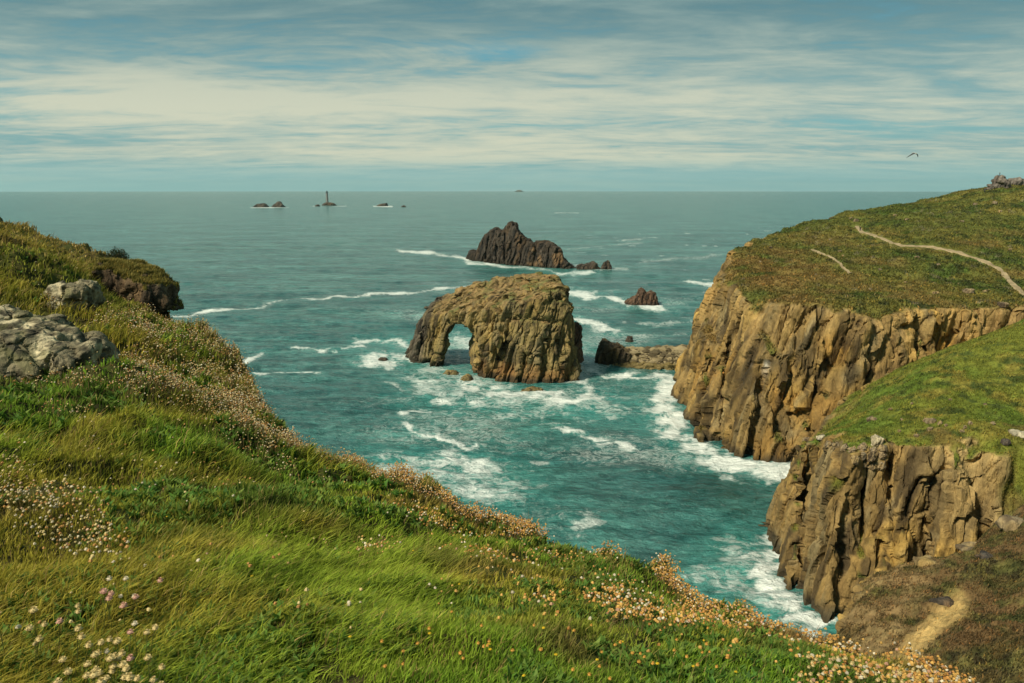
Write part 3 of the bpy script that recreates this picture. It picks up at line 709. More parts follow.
def terrain(name, ax, gy, gz, rb, poly, lean, gully=2.5, gs=14, rim=1.2, cs=3.2, amp=1.0, pal=PAL_CLIFF, seed=0, colfun=None, lump=(.5, 2.5), label=None, inset=None, sub=True, rkfun=None, clefts=(), tuft=None, grow=0):
    A, Yg = np.meshgrid(ax, gy, indexing='ij'); X = A * Yg
    sd = poly_sd(X, Yg, poly) - grow
    pp = np.stack([X.ravel(), Yg.ravel(), 0 * X.ravel()], 1)
    g2 = (gully * ridge(pp, gs, 3, seed + 9)).reshape(X.shape)
    top = top_eval(rb, X, Yg)
    hill = (fbm(pp, 28, 3, seed + 12)).reshape(X.shape) * 1.2
    top = top + hill * sstep(3, 25, -sd)
    f = np.empty((len(ax), len(gy), len(gz)), f32)
    for k, z in enumerate(gz):
        ins = lean * max(z, 0) if inset is None else inset(z)
        wobz = gully * .5 * noise(pp * [1, 1, 0] + [0, 0, z], (7, 7, 12), seed + 14).reshape(X.shape)
        ppx, _, _ = proj(X, Yg, z + 0 * X)
        for (c0, z0, sl_, w_, dep, zl, zh) in clefts:
            wobz = wobz + dep * np.exp(-(((ppx - c0 - sl_ * (z - z0)) + 3 * noise(np.array([[z * .3, c0, 0.]]), 1, 4)[0]) / w_) ** 2) * sstep(zl - 1.5, zl + 1, z) * (1 - sstep(zh - 5, zh + 1, z))
        f[:, :, k] = smax((z - top) * .8, (sd + ins + g2 + wobz) * .9, rim)
    V, Q = nets(f, ax, gy, gz)
    V[:, 0] *= V[:, 1]
    N0 = vnormals(V, Q)
    V = relax(V, Q, 1)
    if sub: V, Q = subdiv(V, Q)
    N = vnormals(relax(V, Q, 2), Q)
    rk = sstep(.80, .62, N[:, 2] + .10 * noise(V, 5, seed + 3))
    rk = 1 - sstep(.56, .80, N[:, 2] + .34 * fbm(V, 6, 4, seed + 3))
    if rkfun: rk = rkfun(rk, V, N)
    Vr, r, r2 = rock_disp(V, N, amp, cs, seed)
    dist = np.clip(1 - (V[:, 1] - gy[0]) / 400, .3, 1)
    lum = lump[0] * (fbm(V, lump[1] * 4, 3, seed + 6) + .5 * fbm(V, lump[1], 3, seed + 7))
    Vg = V + np.array([0, 0, 1]) * lum[:, None]
    V2 = Vg * (1 - rk[:, None]) + Vr * rk[:, None]
    N2 = vnormals(V2, Q)
    c = rock_color(V2, N2, r, r2, pal, seed, cs)
    px, py, d = proj(V2[:, 0], V2[:, 1], V2[:, 2])
    c, turf = colfun(c, V2, N2, rk, px, py)
    c = wet_base(c, V2, 3.2, seed)
    qm = (rk[Q].mean(1) < .5).astype(int)
    ob = new_mesh(name, V2, Q, mats=[M_CLIFF, M_TURF], midx=qm, col=c)
    tag(ob, kind='structure')
    if tuft: face_tufts(V2, Q[qm == 1], c, *tuft)
    return ob, (lambda x, y: None)

def face_tufts(V, Q, col, n, hgt, wid, name, label, cat='grass', keep=None):
    ce = V[Q].mean(1); px, py, d = proj(ce[:, 0], ce[:, 1], ce[:, 2])
    a = .5 * np.linalg.norm(np.cross(V[Q[:, 2]] - V[Q[:, 0]], V[Q[:, 3]] - V[Q[:, 1]]), axis=1)
    w = a / np.maximum(d, 5) ** 2 * ((px > -60) & (px < 1120) & (py < 720)) * (.25 + sstep(-.3, .3, fbm(ce, 3, 3, 91)))
    if keep is not None: w = w * keep(ce, col[Q[:, 0]])
    i = rng.choice(len(Q), n, p=w / w.sum()); u, v = rng.random((2, n, 1))
    p = (V[Q[i, 0]] * (1 - u) + V[Q[i, 1]] * u) * (1 - v) + (V[Q[i, 3]] * (1 - u) + V[Q[i, 2]] * u) * v
    c = col[Q[i, 0]] * rng.uniform(.55, 1.5, (n, 1)) * np.where(rng.random((n, 1)) < .1, [[1.9, 1.5, 1.2]], [[1., 1., 1.]])
    h = hgt * rng.uniform(.4, 1.5, n); ob = build_blades(p[:, 0], p[:, 1], p[:, 2], h, wid * rng.uniform(.6, 1.5, n), np.clip(rng.normal([.3, 0], .35, (n, 2)), -.9, .9), c, name)
    tag(ob, label, cat, kind='stuff'); return ob
def turf_cols(V, a, b, cc, dd, s=9, seed=0):
    """patches of grass kinds: olive, bright green, heath brown, dark scrub"""
    n1 = fbm(V, s * 3, 4, seed + 1); n2 = fbm(V, s, 4, seed + 2); n3 = fbm(V, s * .3, 3, seed + 3)
    c = mixc(a, b, sstep(-.15, .25, n1)); c = mixc(c, cc, sstep(.02, .3, n2)); c = mixc(c, dd, sstep(.05, .35, n3 + .4 * n2))
    return c * (1 + .35 * fbm(V, s * .12, 2, seed + 4))[:, None]

PATHS = [[(1040, 305), (1023, 294), (1010, 282), (1001, 270), (985, 262), (960, 253), (930, 247), (900, 246), (885, 240), (872, 235), (860, 232), (857, 226)], [(812, 250), (822, 254), (832, 258), (838, 262), (843, 268), (851, 274)]]
def off_path(p, c):
    px, py, d = proj(p[:, 0], p[:, 1], p[:, 2])
    return (line_d(px, py, PATHS[0]) > 2.6) & (line_d(px, py, PATHS[1]) > 1.6)
# ---- far headland
FAR_TOP = [(700, 300, 176), (725, 258, 226), (705, 302, 178), (740, 303, 170), (800, 302, 166), (860, 303, 167), (930, 301, 171), (1005, 303, 174), (1060, 300, 180),
           (712, 285, 195), (750, 235, 275), (800, 222, 300), (850, 212, 320), (900, 205.5, 330), (950, 201, 330), (985, 190, 330), (1024, 186, 335), (1100, 178, 340), (1300, 150, 340),
           (760, 270, 215), (850, 262, 215), (850, 235, 262), (950, 260, 215), (950, 225, 270), (1024, 290, 192), (1024, 240, 250), (1024, 212, 290), (1150, 240, 260), (1300, 250, 240), (1500, 250, 240),
           (900, 285, 188), (800, 285, 188), (740, 285, 190), (1150, 290, 190), (1300, 300, 180)]
FAR_TOP_RB = rbf_xy(FAR_TOP)
P = [W(*q) for q in FAR_TOP]; ex = []
for px, Y, z in ((750, 380, 34), (850, 420, 44), (950, 440, 48), (1024, 440, 52), (1200, 450, 60), (1000, 640, 40), (1500, 500, 60)):
    ex.append(((px - CX) / F * Y, Y, z))
P = np.array(P + [np.array(e) for e in ex]); FAR_TOP_RB = (RBF(P[:, :2] / 50, P[:, 2], .25), 50.)
def seap(px, py): q = SEA(px, py); return (q[0], q[1])
FAR_POLY = [seap(673, 404), seap(690, 424), seap(704, 443), seap(722, 456), seap(742, 463), seap(765, 467), seap(792, 469), (66, 150), (80, 152), (100, 156), (125, 158), (160, 150), (420, 150), (700, 300), (700, 640), (420, 560), (300, 470), (200, 400), (135, 345), (92, 305), (66, 268), (54, 242), (45, 216)]
def far_col(c, V, N, rk, px, py):
    t = turf_cols(V, (.11, .12, .028), (.155, .14, .034), (.075, .11, .023), (.05, .06, .02), 12, 100)
    t = mixc(t, (.19, .14, .045), sstep(.0, .3, fbm(V, 16, 3, 108)) * (1 - sstep(225, 300, V[:, 1])) * .8)     # thin dry turf by the brink
    t = mixc(t, (.20, .125, .042), sstep(-.25, .2, fbm(V, 12, 4, 128)) * sstep(870, 760, px) * sstep(238, 262, py) * .75)
    bl = sstep(.42, .6, noise(V, 2.2, 111)) * sstep(-.1, .2, fbm(V, 20, 2, 112))
    t = mixc(t, (.22, .19, .12), bl * .6)
    # guano
    gu = sstep(.25, .45, noise(V, (2.5, 2.5, 6), 115)) * (np.exp(-((px - 760) / 7) ** 2 - ((py - 361) / 12) ** 2) + np.exp(-((px - 872) / 8) ** 2 - ((py - 396) / 8) ** 2))
    c = mixc(c, (.62, .60, .52), np.clip(gu * 1.6, 0, 1))
    c = mixc(c, c * [1.15, .95, .6], sstep(.0, .3, fbm(V, 14, 2, 118)) * .6)
    c = mixc(c, (.46, .30, .11), sstep(.0, .5, fbm(V, (6, 6, 12), 3, 119) + sstep(930, 990, px) * .6 - .1 + .25 * sstep(20, 30, V[:, 2])) * .55)
    c = mixc(c, (.05, .038, .022), sstep(.1, .35, fbm(V, (5, 5, 9), 4, 117)) * .7 * sstep(30, 14, V[:, 2] + 6 * noise(V, 9, 2)))
    return mixc(t, c, rk), t
ax = np.concatenate([np.arange(650, 1045, 1.25), geo(1045, 1700, 4, 1.06)]); ax = (ax - CX) / F
gy = np.concatenate([np.arange(143, 232, .62), geo(232, 640, .8, 1.02)])
gz = np.concatenate([np.arange(-2.5, 42, .62), geo(42, 80, .7, 1.03)])
terrain('far_headland', ax, gy, gz, FAR_TOP_RB, FAR_POLY, .33, grow=.8, gully=3.6, gs=15, rim=2.2, cs=4.2, amp=.85, seed=4, colfun=far_col, lump=(1.1, 2.2), sub=False, tuft=(150000, .42, .30, 'heath_tufts', 'rough heath and grass tufts covering the top of the far headland', 'heath', off_path),
        clefts=[(720, 0, .5, 3, 2.2, -3, 22), (748, 0, .9, 4, 3, -3, 20), (775, 6, 1.2, 3, 2.2, 6, 30), (812, 8, .5, 4, 3, 2, 20), (850, 8, 1.5, 6, 3.5, 2, 22), (884, 12, .8, 3, 2, 4, 25), (905, 18, 1.4, 4, 2.8, 8, 28), (950, 20, .6, 4, 3, 16, 29), (700, 0, .2, 5, -2, -3, 22), (970, 20, 0, 6, -2, 12, 28)])
print('far', round(time.time() - T0, 1))

# ---- near cliff, mid right
NEAR_TOP = [(805, 441, 111), (840, 446, 103), (870, 450, 100), (900, 446, 100), (930, 441, 100), (960, 434, 101), (1000, 431, 101), (820, 434, 130), (850, 415, 127), (870, 400, 130), (910, 372, 135), (950, 350, 140), (1000, 328, 145), (1024, 318, 148), (1100, 285, 155),
            (870, 425, 113), (930, 400, 116), (1000, 380, 121), (1024, 430, 104), (1024, 470, 94), (1024, 500, 88), (1005, 520, 85), (1005, 470, 94), (1100, 470, 90), (1100, 400, 110), (1300, 300, 130), (1300, 450, 80), (1300, 350, 110)]
P = [W(*q) for q in NEAR_TOP] + [np.array([xyd(820, 150)[0], 150, 14]), np.array([xyd(950, 165)[0], 165, 20]), np.array([xyd(1100, 175)[0], 175, 30]), np.array([xyd(1400, 175)[0], 175, 42])]
P = np.array(P); NEAR_TOP_RB = (RBF(P[:, :2] / 30, P[:, 2], .2), 30.)
NEAR_POLY = [seap(768, 562), seap(776, 590), seap(795, 611), seap(822, 625), xyd(860, 93.5), xyd(900, 91.5), xyd(940, 91), xyd(985, 90), xyd(1003, 74), xyd(1040, 62), xyd(1300, 55), (230, 60), (230, 178), (100, 176), (70, 160), (53, 145), (42, 128)]
def near_col(c, V, N, rk, px, py):
    t = turf_cols(V, (.15, .165, .028), (.105, .15, .024), (.20, .175, .036), (.06, .08, .02), 7, 130)
    t = mixc(t, (.19, .13, .045), sstep(.1, .4, fbm(V, 6, 3, 139)) * sstep(112, 104, V[:, 1]) * .6)
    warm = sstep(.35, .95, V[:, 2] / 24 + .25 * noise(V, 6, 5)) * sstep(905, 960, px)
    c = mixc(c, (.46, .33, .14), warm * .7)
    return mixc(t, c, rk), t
ax = np.concatenate([np.arange(745, 1045, 1.25), geo(1045, 1500, 4, 1.08)]); ax = (ax - CX) / F
gy = np.concatenate([np.arange(62, 118, .36), geo(118, 182, .5, 1.02)])
gz = np.arange(-2.5, 46, .36)
gz = np.concatenate([np.arange(-2.5, 26, .36), geo(26, 46, .45, 1.03)])
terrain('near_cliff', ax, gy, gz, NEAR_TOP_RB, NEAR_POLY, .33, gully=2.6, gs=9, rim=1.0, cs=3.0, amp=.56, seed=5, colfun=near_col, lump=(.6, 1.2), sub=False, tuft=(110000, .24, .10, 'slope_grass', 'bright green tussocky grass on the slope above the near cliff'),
        clefts=[(797, 0, 1.0, 5, 3.5, -5, 16), (861, 12, .5, 4.5, 3.2, 9, 21), (922, 8, .3, 11, 4, -3, 15), (895, 5, -.4, 5, 2, -3, 24), (842, 5, .3, 5, 2.5, -3, 15), (978, 10, .4, 6, 2, -3, 17), (955, 8, 0, 9, -2, 3, 24)],
        rkfun=lambda rk, V, N: rk * (1 - sstep(995, 1012, proj(V[:, 0], V[:, 1], V[:, 2])[0] + 8 * noise(V, 4, 3))))
print('near', round(time.time() - T0, 1))

# ---- brown gully slope, lower right
GULLY_TOP = [(1024, 508, 80), (1005, 522, 79), (985, 548, 75), (955, 556, 72), (930, 560, 70), (905, 566, 68), (890, 580, 66), (862, 610, 62), (850, 640, 58), (1024, 600, 56), (940, 640, 51), (1024, 683, 42), (900, 660, 51), (870, 683, 48), (960, 600, 60), (1100, 600, 52), (1100, 500, 75), (1300, 500, 60), (1300, 650, 35)]
P = [W(*q) for q in GULLY_TOP] + [np.array([xyd(1000, 95)[0], 95, 10]), np.array([xyd(900, 85)[0], 85, 8]), np.array([xyd(1200, 100)[0], 100, 14])]
P = np.array(P); GULLY_TOP_RB = (RBF(P[:, :2] / 20, P[:, 2], .2), 20.)
GULLY_POLY = [xyd(790, 50, 20), xyd(800, 58, 20), xyd(815, 66, 20), xyd(870, 84, 20), xyd(1000, 96, 10), xyd(1300, 100), (150, 30), (90, 20), (20, 20), (16, 34)]
def gully_col(c, V, N, rk, px, py):
    t = turf_cols(V, (.15, .095, .042), (.12, .09, .035), (.16, .14, .045), (.05, .042, .02), 3.2, 150)
    t = mixc(t, (.055, .065, .02), sstep(.0, .3, fbm(V, 2.2, 3, 155)) * .7)
    bare = sstep(945, 900, px + 30 * fbm(V, 5, 3, 159)) * sstep(-.3, .1, fbm(V, 2.5, 3, 158))
    t = mixc(t, (.27, .185, .085), bare * .8)
    sand = sstep(1.0, .0, (line_d(px, py * .8, np.array([(958, 606 * .8), (936, 622 * .8), (915, 645 * .8), (900, 675 * .8)])) / (17 + 9 * fbm(V, 2.5, 3, 3))))
    t = mixc(t, (.50, .34, .13), sand * .95)
    return mixc(t, c, rk * .9), t
ax = np.concatenate([np.arange(815, 1045, 1.6), geo(1045, 1400, 5, 1.1)]); ax = (ax - CX) / F
gy = np.arange(26, 96, .3); gz = np.arange(-2.5, 40, .4); gz = np.concatenate([np.arange(-2.5, 12, .9), np.arange(12, 34, .3)])
terrain('gully_slope', ax, gy, gz, GULLY_TOP_RB, GULLY_POLY, .12, gully=1.2, gs=6, rim=.8, cs=1.5, amp=.45, seed=6, colfun=gully_col, lump=(.9, .9), sub=False, tuft=(90000, .20, .08, 'heath_plants', 'brown and green low heath plants on the gully slope', 'heath', lambda p, c: (c[:, 0] < .24) + .03),
        rkfun=lambda rk, V, N: (1 - sstep(.30, .52, N[:, 2] + .15 * fbm(V, 3, 3, 3))) * (V[:, 2] > 3))
print('gully', round(time.time() - T0, 1))

# ================================================================== FOREGROUND HEADLAND
def q3(th, r): return np.stack([1.4 * np.cos(th), 1.4 * np.sin(th), np.log(r)], -1)
FG = [(0, 683, 2.4), (256, 683, 2.35), (512, 683, 2.4), (768, 683, 2.7), (940, 690, 3.6), (1060, 720, 3.2),
      (0, 600, 3.1), (0, 520, 4.5), (200, 560, 3.8), (200, 480, 6.0), (400, 560, 4.4), (430, 600, 3.5), (350, 500, 7.0), (600, 620, 4.1), (700, 650, 3.6),
      (0, 440, 6.6), (0, 385, 9.0), (120, 385, 9.4), (120, 430, 7.6), (240, 430, 9.0), (0, 320, 13), (60, 290, 16), (140, 330, 14.5), (90, 310, 16), (0, 263, 24), (60, 268, 23), (110, 290, 20),
      (0, 225, 36), (60, 248, 30), (115, 274, 26), (162, 320, 20), (200, 342, 17), (250, 394, 13.5), (258, 426, 11.5), (300, 464, 9.5), (350, 486, 8.8), (430, 503, 8.0),
      (510, 538, 7.0), (545, 558, 6.4), (580, 570, 6.2), (660, 583, 6.6), (700, 603, 6.2), (780, 634, 5.5), (850, 664, 4.8), (940, 700, 4.0)]
pts = []; val = []
for px, py, Y in FG:
    w = W(px, py, Y); r = math.hypot(w[0], w[1]); pts.append(q3(math.atan2(w[0], w[1]), r)); val.append((H - w[2]) / r)
for thd, r, v in ((-60, 2, .7), (-60, 10, .12), (-60, 40, -.02), (-100, 3, .5), (-100, 15, .04), (-100, 60, -.08), (180, 3, .5), (180, 15, .05), (180, 60, -.05), (100, 3, .75), (120, 15, .3), (120, 50, .1), (60, 3, .85), (75, 8, .5),
                  (0, .6, 2.6), (90, .6, 2.7), (180, .6, 2.6), (-90, .6, 2.5)):
    pts.append(q3(math.radians(thd), r)); val.append(v)
FG_RB = RBF(np.array(pts), val, .15)
EDG = [(0, 37), (60, 31), (115, 27), (140, 24), (166, 21), (185, 18.5), (200, 17.3), (235, 15), (252, 13.8), (262, 12), (285, 10.6), (300, 9.9), (350, 9.0), (430, 8.2), (510, 7.2), (545, 6.6), (580, 6.5), (660, 6.9), (700, 6.2), (780, 5.3), (850, 4.4), (940, 3.55), (1024, 3.0)]
_eth, _er = [], []
for px, Y in EDG:
    x = (px - CX) / F * (Y * CP + 3 * SP); _eth.append(math.atan2(x, Y)); _er.append(math.hypot(x, Y))
_eth = [-math.pi, math.radians(-100), math.radians(-60)] + _eth + [math.radians(50), math.radians(90), math.radians(140), math.pi]
_er = [90, 80, 60] + _er + [3.9, 9, 60, 90]
def fg_edge(th):
    th = np.asarray(th, float)
    if th.ndim != 1: return fg_edge(th.ravel()).reshape(th.shape)
    r = np.interp(th, _eth, _er)
    return r * (1 + .035 * noise(np.stack([th * 9, th * 0, th * 0], -1), 1, 3) + .02 * noise(np.stack([th * 30, th * 0, th * 0], -1), 1, 5))
_tg = np.linspace(-math.pi, math.pi, 721); _lg = np.linspace(math.log(.25), math.log(120), 150)
_TG, _LG = np.meshgrid(_tg, _lg, indexing='ij')
_tau = FG_RB(q3(_TG.ravel(), np.exp(_LG.ravel()))).reshape(_TG.shape)
def fg_z(x, y, lumps=True, drop=True):
    th = np.arctan2(x, y); r = np.maximum(np.hypot(x, y), .26); lr = np.log(r)
    a = (th + math.pi) / (_tg[1] - _tg[0]); b = np.clip((lr - _lg[0]) / (_lg[1] - _lg[0]), 0, 148.99)
    i = np.clip(a.astype(int), 0, 719); j = b.astype(int); fa = a - i; fb = b - j
    t = (_tau[i, j] * (1 - fa) + _tau[i + 1, j] * fa) * (1 - fb) + (_tau[i, j + 1] * (1 - fa) + _tau[i + 1, j + 1] * fa) * fb
    z = H - t * r
    if lumps:
        p = np.stack([x, y, 0 * x], -1)
        k = np.clip(r / 6, .35, 1.6)
        z = z + k * .30 * fbm(p, (1.5, 1.2, 1), 3, 61) + .09 * k * ridge(p, .55, 2, 62) + .05 * k * noise(p, .24, 63)
        e = fg_edge(th); z = z + .09 * np.clip(e / 8, .6, 2) * np.exp(-((r - e * .985) / (.06 * e)) ** 2) * (.4 + 1.2 * np.clip(fbm(p, .9, 2, 66) + .2, -.2, 1))
    if drop:
        o = r - fg_edge(th)
        z = z - np.where(o > 0, 1.75 * o + .0, 0) - .35 * np.log1p(np.exp(np.clip(o * 4, -30, 30))) / 4
    return np.maximum(z, -3)
def build_fg():
    th = np.concatenate([np.linspace(-180, -44, 110)[:-1], np.linspace(-44, 44, 620), np.linspace(44, 180, 110)[1:-1]]) * math.pi / 180
    ll = np.concatenate([np.linspace(math.log(.3), math.log(1.6), 14)[:-1], np.linspace(math.log(1.6), math.log(42), 460), np.linspace(math.log(42), math.log(180), 50)[1:]])
    TH, R = np.meshgrid(th, np.exp(ll), indexing='ij')
    X = np.sin(TH) * R; Y = np.cos(TH) * R
    Z = fg_z(X.ravel(), Y.ravel()).reshape(X.shape)
    V = np.stack([X, Y, Z], -1).reshape(-1, 3).astype(f32)
    nT, nR = X.shape; I = np.arange(nT * nR).reshape(nT, nR); In = np.roll(I, -1, 0)
    Q = np.stack([I[:, :-1], In[:, :-1], In[:, 1:], I[:, 1:]], -1).reshape(-1, 4)
    cap = I[:, 0]
    a = V[Q[30000]]
    if np.cross(a[1] - a[0], a[2] - a[0])[2] < 0: Q = Q[:, ::-1]
    N = vnormals(V, Q); o = (R - fg_edge(TH)).ravel()
    rk = sstep(.1, .6, o)
    c = turf_cols(V, (.045, .05, .014), (.06, .065, .016), (.07, .055, .02), (.03, .03, .012), 1.2, 170)
    c = mixc(c, (.07, .05, .028), rk); rc = rock_color(V, N, np.full(len(V), .5), np.full(len(V), .5), PAL_CLIFF, 9, 2)
    c = mixc(c, rc, sstep(.8, 2.5, o))
    V[:, 2] += 0
    D = N * (sstep(.8, 3, o) * .8 * fbm(V, 3, 4, 71))[:, None]; V2 = V + D
    ob = new_mesh('foreground_headland', V2, Q, mat=M_SOIL, col=c, smooth=True); tag(ob, kind='structure')
build_fg()
def hit(px, py, fz=fg_z, y0=1.2, y1=60, n=1500):
    px = np.atleast_1d(np.asarray(px, float)); py = np.atleast_1d(np.asarray(py, float))
    dx, dy, dz = ray(px, py); Ys = np.exp(np.linspace(math.log(y0), math.log(y1), n))
    out = np.full((len(px), 3), np.nan)
    for k in range(len(px)):
        t = Ys / dy[k]; x = dx[k] * t; z = H + dz[k] * t; g = fz(x, Ys)
        m = np.nonzero(z < g)[0]
        if len(m): i = m[0]; out[k] = (x[i], Ys[i], g[i])
    return out
print('fg', round(time.time() - T0, 1))

# ---- zones of the turf, on the ground plan
def zones(x, y):
    p = np.stack([x, y, 0 * x], -1)
    px, py, d = proj(x, y, fg_z(x, y, False, False))
    long_ = sstep(-.1, .25, fbm(p, 2.2, 2, 201) + .5 * np.exp(-((px - 280) / 260) ** 2 - ((py - 620) / 70) ** 2) - .35 * np.exp(-((px - 560) / 300) ** 2 - ((py - 640) / 60) ** 2))
    return p, px, py, long_

# ---- grass blades
def scatter(n, th0, th1, r0, r1, pw=1.0, inside=True):
    th = rng.uniform(math.radians(th0), math.radians(th1), n)
    u = rng.random(n); lr = np.log(r0) + (np.log(r1) - np.log(r0)) * u ** pw
    r = np.exp(lr); x = np.sin(th) * r; y = np.cos(th) * r
    if inside:
        m = r < fg_edge(th) * 1.015; x, y, r, th = x[m], y[m], r[m], th[m]
    return x, y, r, th
def make_grass():
    x, y, r, th = scatter(620000, -38, 39, 1.45, 42, .85)
    p, px, py, lg = zones(x, y)
    z = fg_z(x, y)
    n1 = fbm(p, 1.1, 3, 210); n2 = fbm(p, 3.5, 3, 211); n3 = fbm(p, .45, 2, 212)
    farv = sstep(10, 24, r)
    h = (.045 + .05 * lg + .03 * n1) * rng.uniform(.5, 1.4, len(x)) * (1 + .10 * np.clip(r - 3, 0, 12)); h = np.clip(h, .02, .32)
    w = np.maximum(.0022, .00105 * r) * rng.uniform(.5, 1.9, len(x)) * (1 + .25 * (1 - lg))
    wind = np.stack([.55 + .3 * n2, -.1 + .25 * n1], 1) * (.45 + .75 * lg)[:, None]
    lean = np.clip(wind + rng.normal(0, .28, (len(x), 2)), -.95, .95)
    dark = np.array([.055, .11, .016]); mid = np.array([.20, .31, .034]); oli = np.array([.40, .345, .05]); dry = np.array([.44, .32, .11]); brn = np.array([.22, .13, .05])
    c = mixc(np.broadcast_to(mid, (len(x), 3)), oli, sstep(-.15, .3, n2 + .25 * lg))
    c = mixc(c, dark, sstep(.0, .35, n1) * .8 * (1 - .5 * lg))
    c = mixc(c, mid * [1.1, 1.3, .9], sstep(.05, .35, fbm(p, 1.7, 2, 216)) * .6)
    c = mixc(c, oli * [.75, .72, .9], farv * .8)
    c = mixc(c, brn, sstep(.15, .4, fbm(p, 1.3, 3, 213)) * (.45 + .4 * sstep(450, 700, px)))
    e = r / fg_edge(th)
    c = mixc(c, brn * 1.2, sstep(.86, .99, e) * .5)
    isdry = rng.random(len(x)) < (.07 + .10 * farv + .12 * sstep(.8, 1, e)); c = np.where(isdry[:, None], dry * rng.uniform(.6, 1.2, len(x))[:, None], c)
    c = c * rng.uniform(.6, 1.35, len(x))[:, None]
    # no blades inside boulders
    k = np.ones(len(x), bool)
    for (bx, by, br) in BOULD:
        k &= ((x - bx) ** 2 + (y - by) ** 2) > br ** 2
    # bare earth openings
    k &= ~((fbm(p, .7, 3, 215) > .26) & (rng.random(len(x)) < .75))
    ob = build_blades(x[k], y[k], z[k], h[k], w[k], lean[k], c[k], 'grass')
    tag(ob, kind='stuff', label='green and olive windblown grass covering the foreground slope', cat='grass')
BOULD = []

# ---- foreground boulders (lichen covered granite)
def boulder(name, label, px, py, size, rot, Yh=None, seed=0, vox=.04, amp=.06, sink=.3, group=None, pal=None, cat='boulder', lich=True, mat_=None, fz=None, ground=None, cs=.5, tiltv=0, turf=False):
    if ground is None:
        g = hit([px], [py])[0]
    else: g = np.array(ground)
    sx, sy, sz = size
    gx = np.arange(-sx - 4 * vox - amp * 2, sx + 5 * vox + amp * 2, vox); gyy = np.arange(-sy - 4 * vox - amp * 2, sy + 5 * vox + amp * 2, vox); gzz = np.arange(-sz * .75, sz + 5 * vox + amp * 2, vox)
    X, Y, Z = np.meshgrid(gx, gyy, gzz, indexing='ij')
    k = 2.6
    q = (np.abs(X / sx) ** k + np.abs(Y / sy) ** k + np.abs((Z + tiltv * X) / sz) ** k) ** (1 / k)
    f = (q - 1) * min(sx, sy, sz)
    pts_ = np.stack([X.ravel(), Y.ravel(), Z.ravel()], 1)
    f = f + (amp * 2.2 * fbm(pts_, max(sx, sz) * .9, 3, seed + 300)).reshape(f.shape) + (amp * .5 * ridge(pts_, max(sx, sz) * .5, 2, seed + 301)).reshape(f.shape)
    V, Q = nets(f, gx, gyy, gzz); V = relax(V, Q, 1); N = vnormals(V, Q)
    V2, r, r2 = rock_disp(V, N, amp * .34, cs, seed + 302); N = vnormals(V2, Q)
    if lich:
        c = mixc(np.broadcast_to(np.array([.21, .18, .11]), V2.shape), (.50, .43, .27), sstep(.0, .18, fbm(V2, cs * .9, 4, seed + 303)))
        c = mixc(c, (.05, .045, .03), sstep(.0, .2, fbm(V2, (cs * .5, cs * .5, cs * .3), 5, seed + 304)) * .9)
        c = c * (1 + .5 * fbm(V2, cs * .12, 3, seed + 309))[:, None]
        c = mixc(c, (.13, .13, .05), sstep(.05, .35, fbm(V2, cs * .7, 3, seed + 306)) * .5)
    else: c = rock_color(V2, N, r, r2, pal or PAL_CLIFF, seed + 305, cs)
    if turf: tk = sstep(.55, .8, N[:, 2] + .3 * fbm(V2, .4, 2, 5)); c = mixc(c, (.12, .10, .03), tk)
    ob = new_mesh(name, V2, Q, mat=mat_ or M_BOULDER, col=c)
    if turf:
        off = np.array([g[0], g[1], g[2] + sz * (.5 - sink)]); cr, srr = math.cos(rot), math.sin(rot); Vw = V2 @ np.array([[cr, srr, 0], [-srr, cr, 0], [0, 0, 1]]) + off
        m_ = tk[Q].mean(1) > .5; face_tufts(Vw, Q[m_], np.full(V2.shape, 1.) * [.22, .19, .05], 14000, .09, .018, 'ledge_grass', 'olive grass growing on top of the dark skyline ledge')
    ob.location = (g[0], g[1], g[2] + sz * (.5 - sink)); ob.rotation_euler.z = rot
    tag(ob, label, cat, group); return ob, g
pxm = 9.6 / F
o, g = boulder('boulder', 'big grey lichen-covered rock outcrop at the left edge of the photo', 44, 356, (.92, .7, .36), -.25, seed=1, vox=.022, amp=.13, sink=.38, cs=.45, tiltv=.22); BOULD.append((g[0], g[1], .62))
o, g = boulder('boulder', 'mossy rounded boulder just above the big grey outcrop', 74, 301, (.40, .36, .36), .2, seed=2, vox=.03, amp=.08, sink=.42, cs=.35); BOULD.append((g[0], g[1], .4))
o, g = boulder('cliff_ledge', 'dark brown rock ledge on the skyline of the left slope below the shrub', 140, 296, (1.05, .9, .62), .15, seed=3, vox=.04, amp=.11, sink=.35, pal=[(.12, .08, .045), (.17, .11, .05), (.11, .085, .055), (.04, .03, .02)], lich=False, cat='rock ledge', cs=.45, tiltv=.34, turf=True)
BOULD.append((g[0], g[1], .6))
print('boulders', round(time.time() - T0, 1))
make_grass()
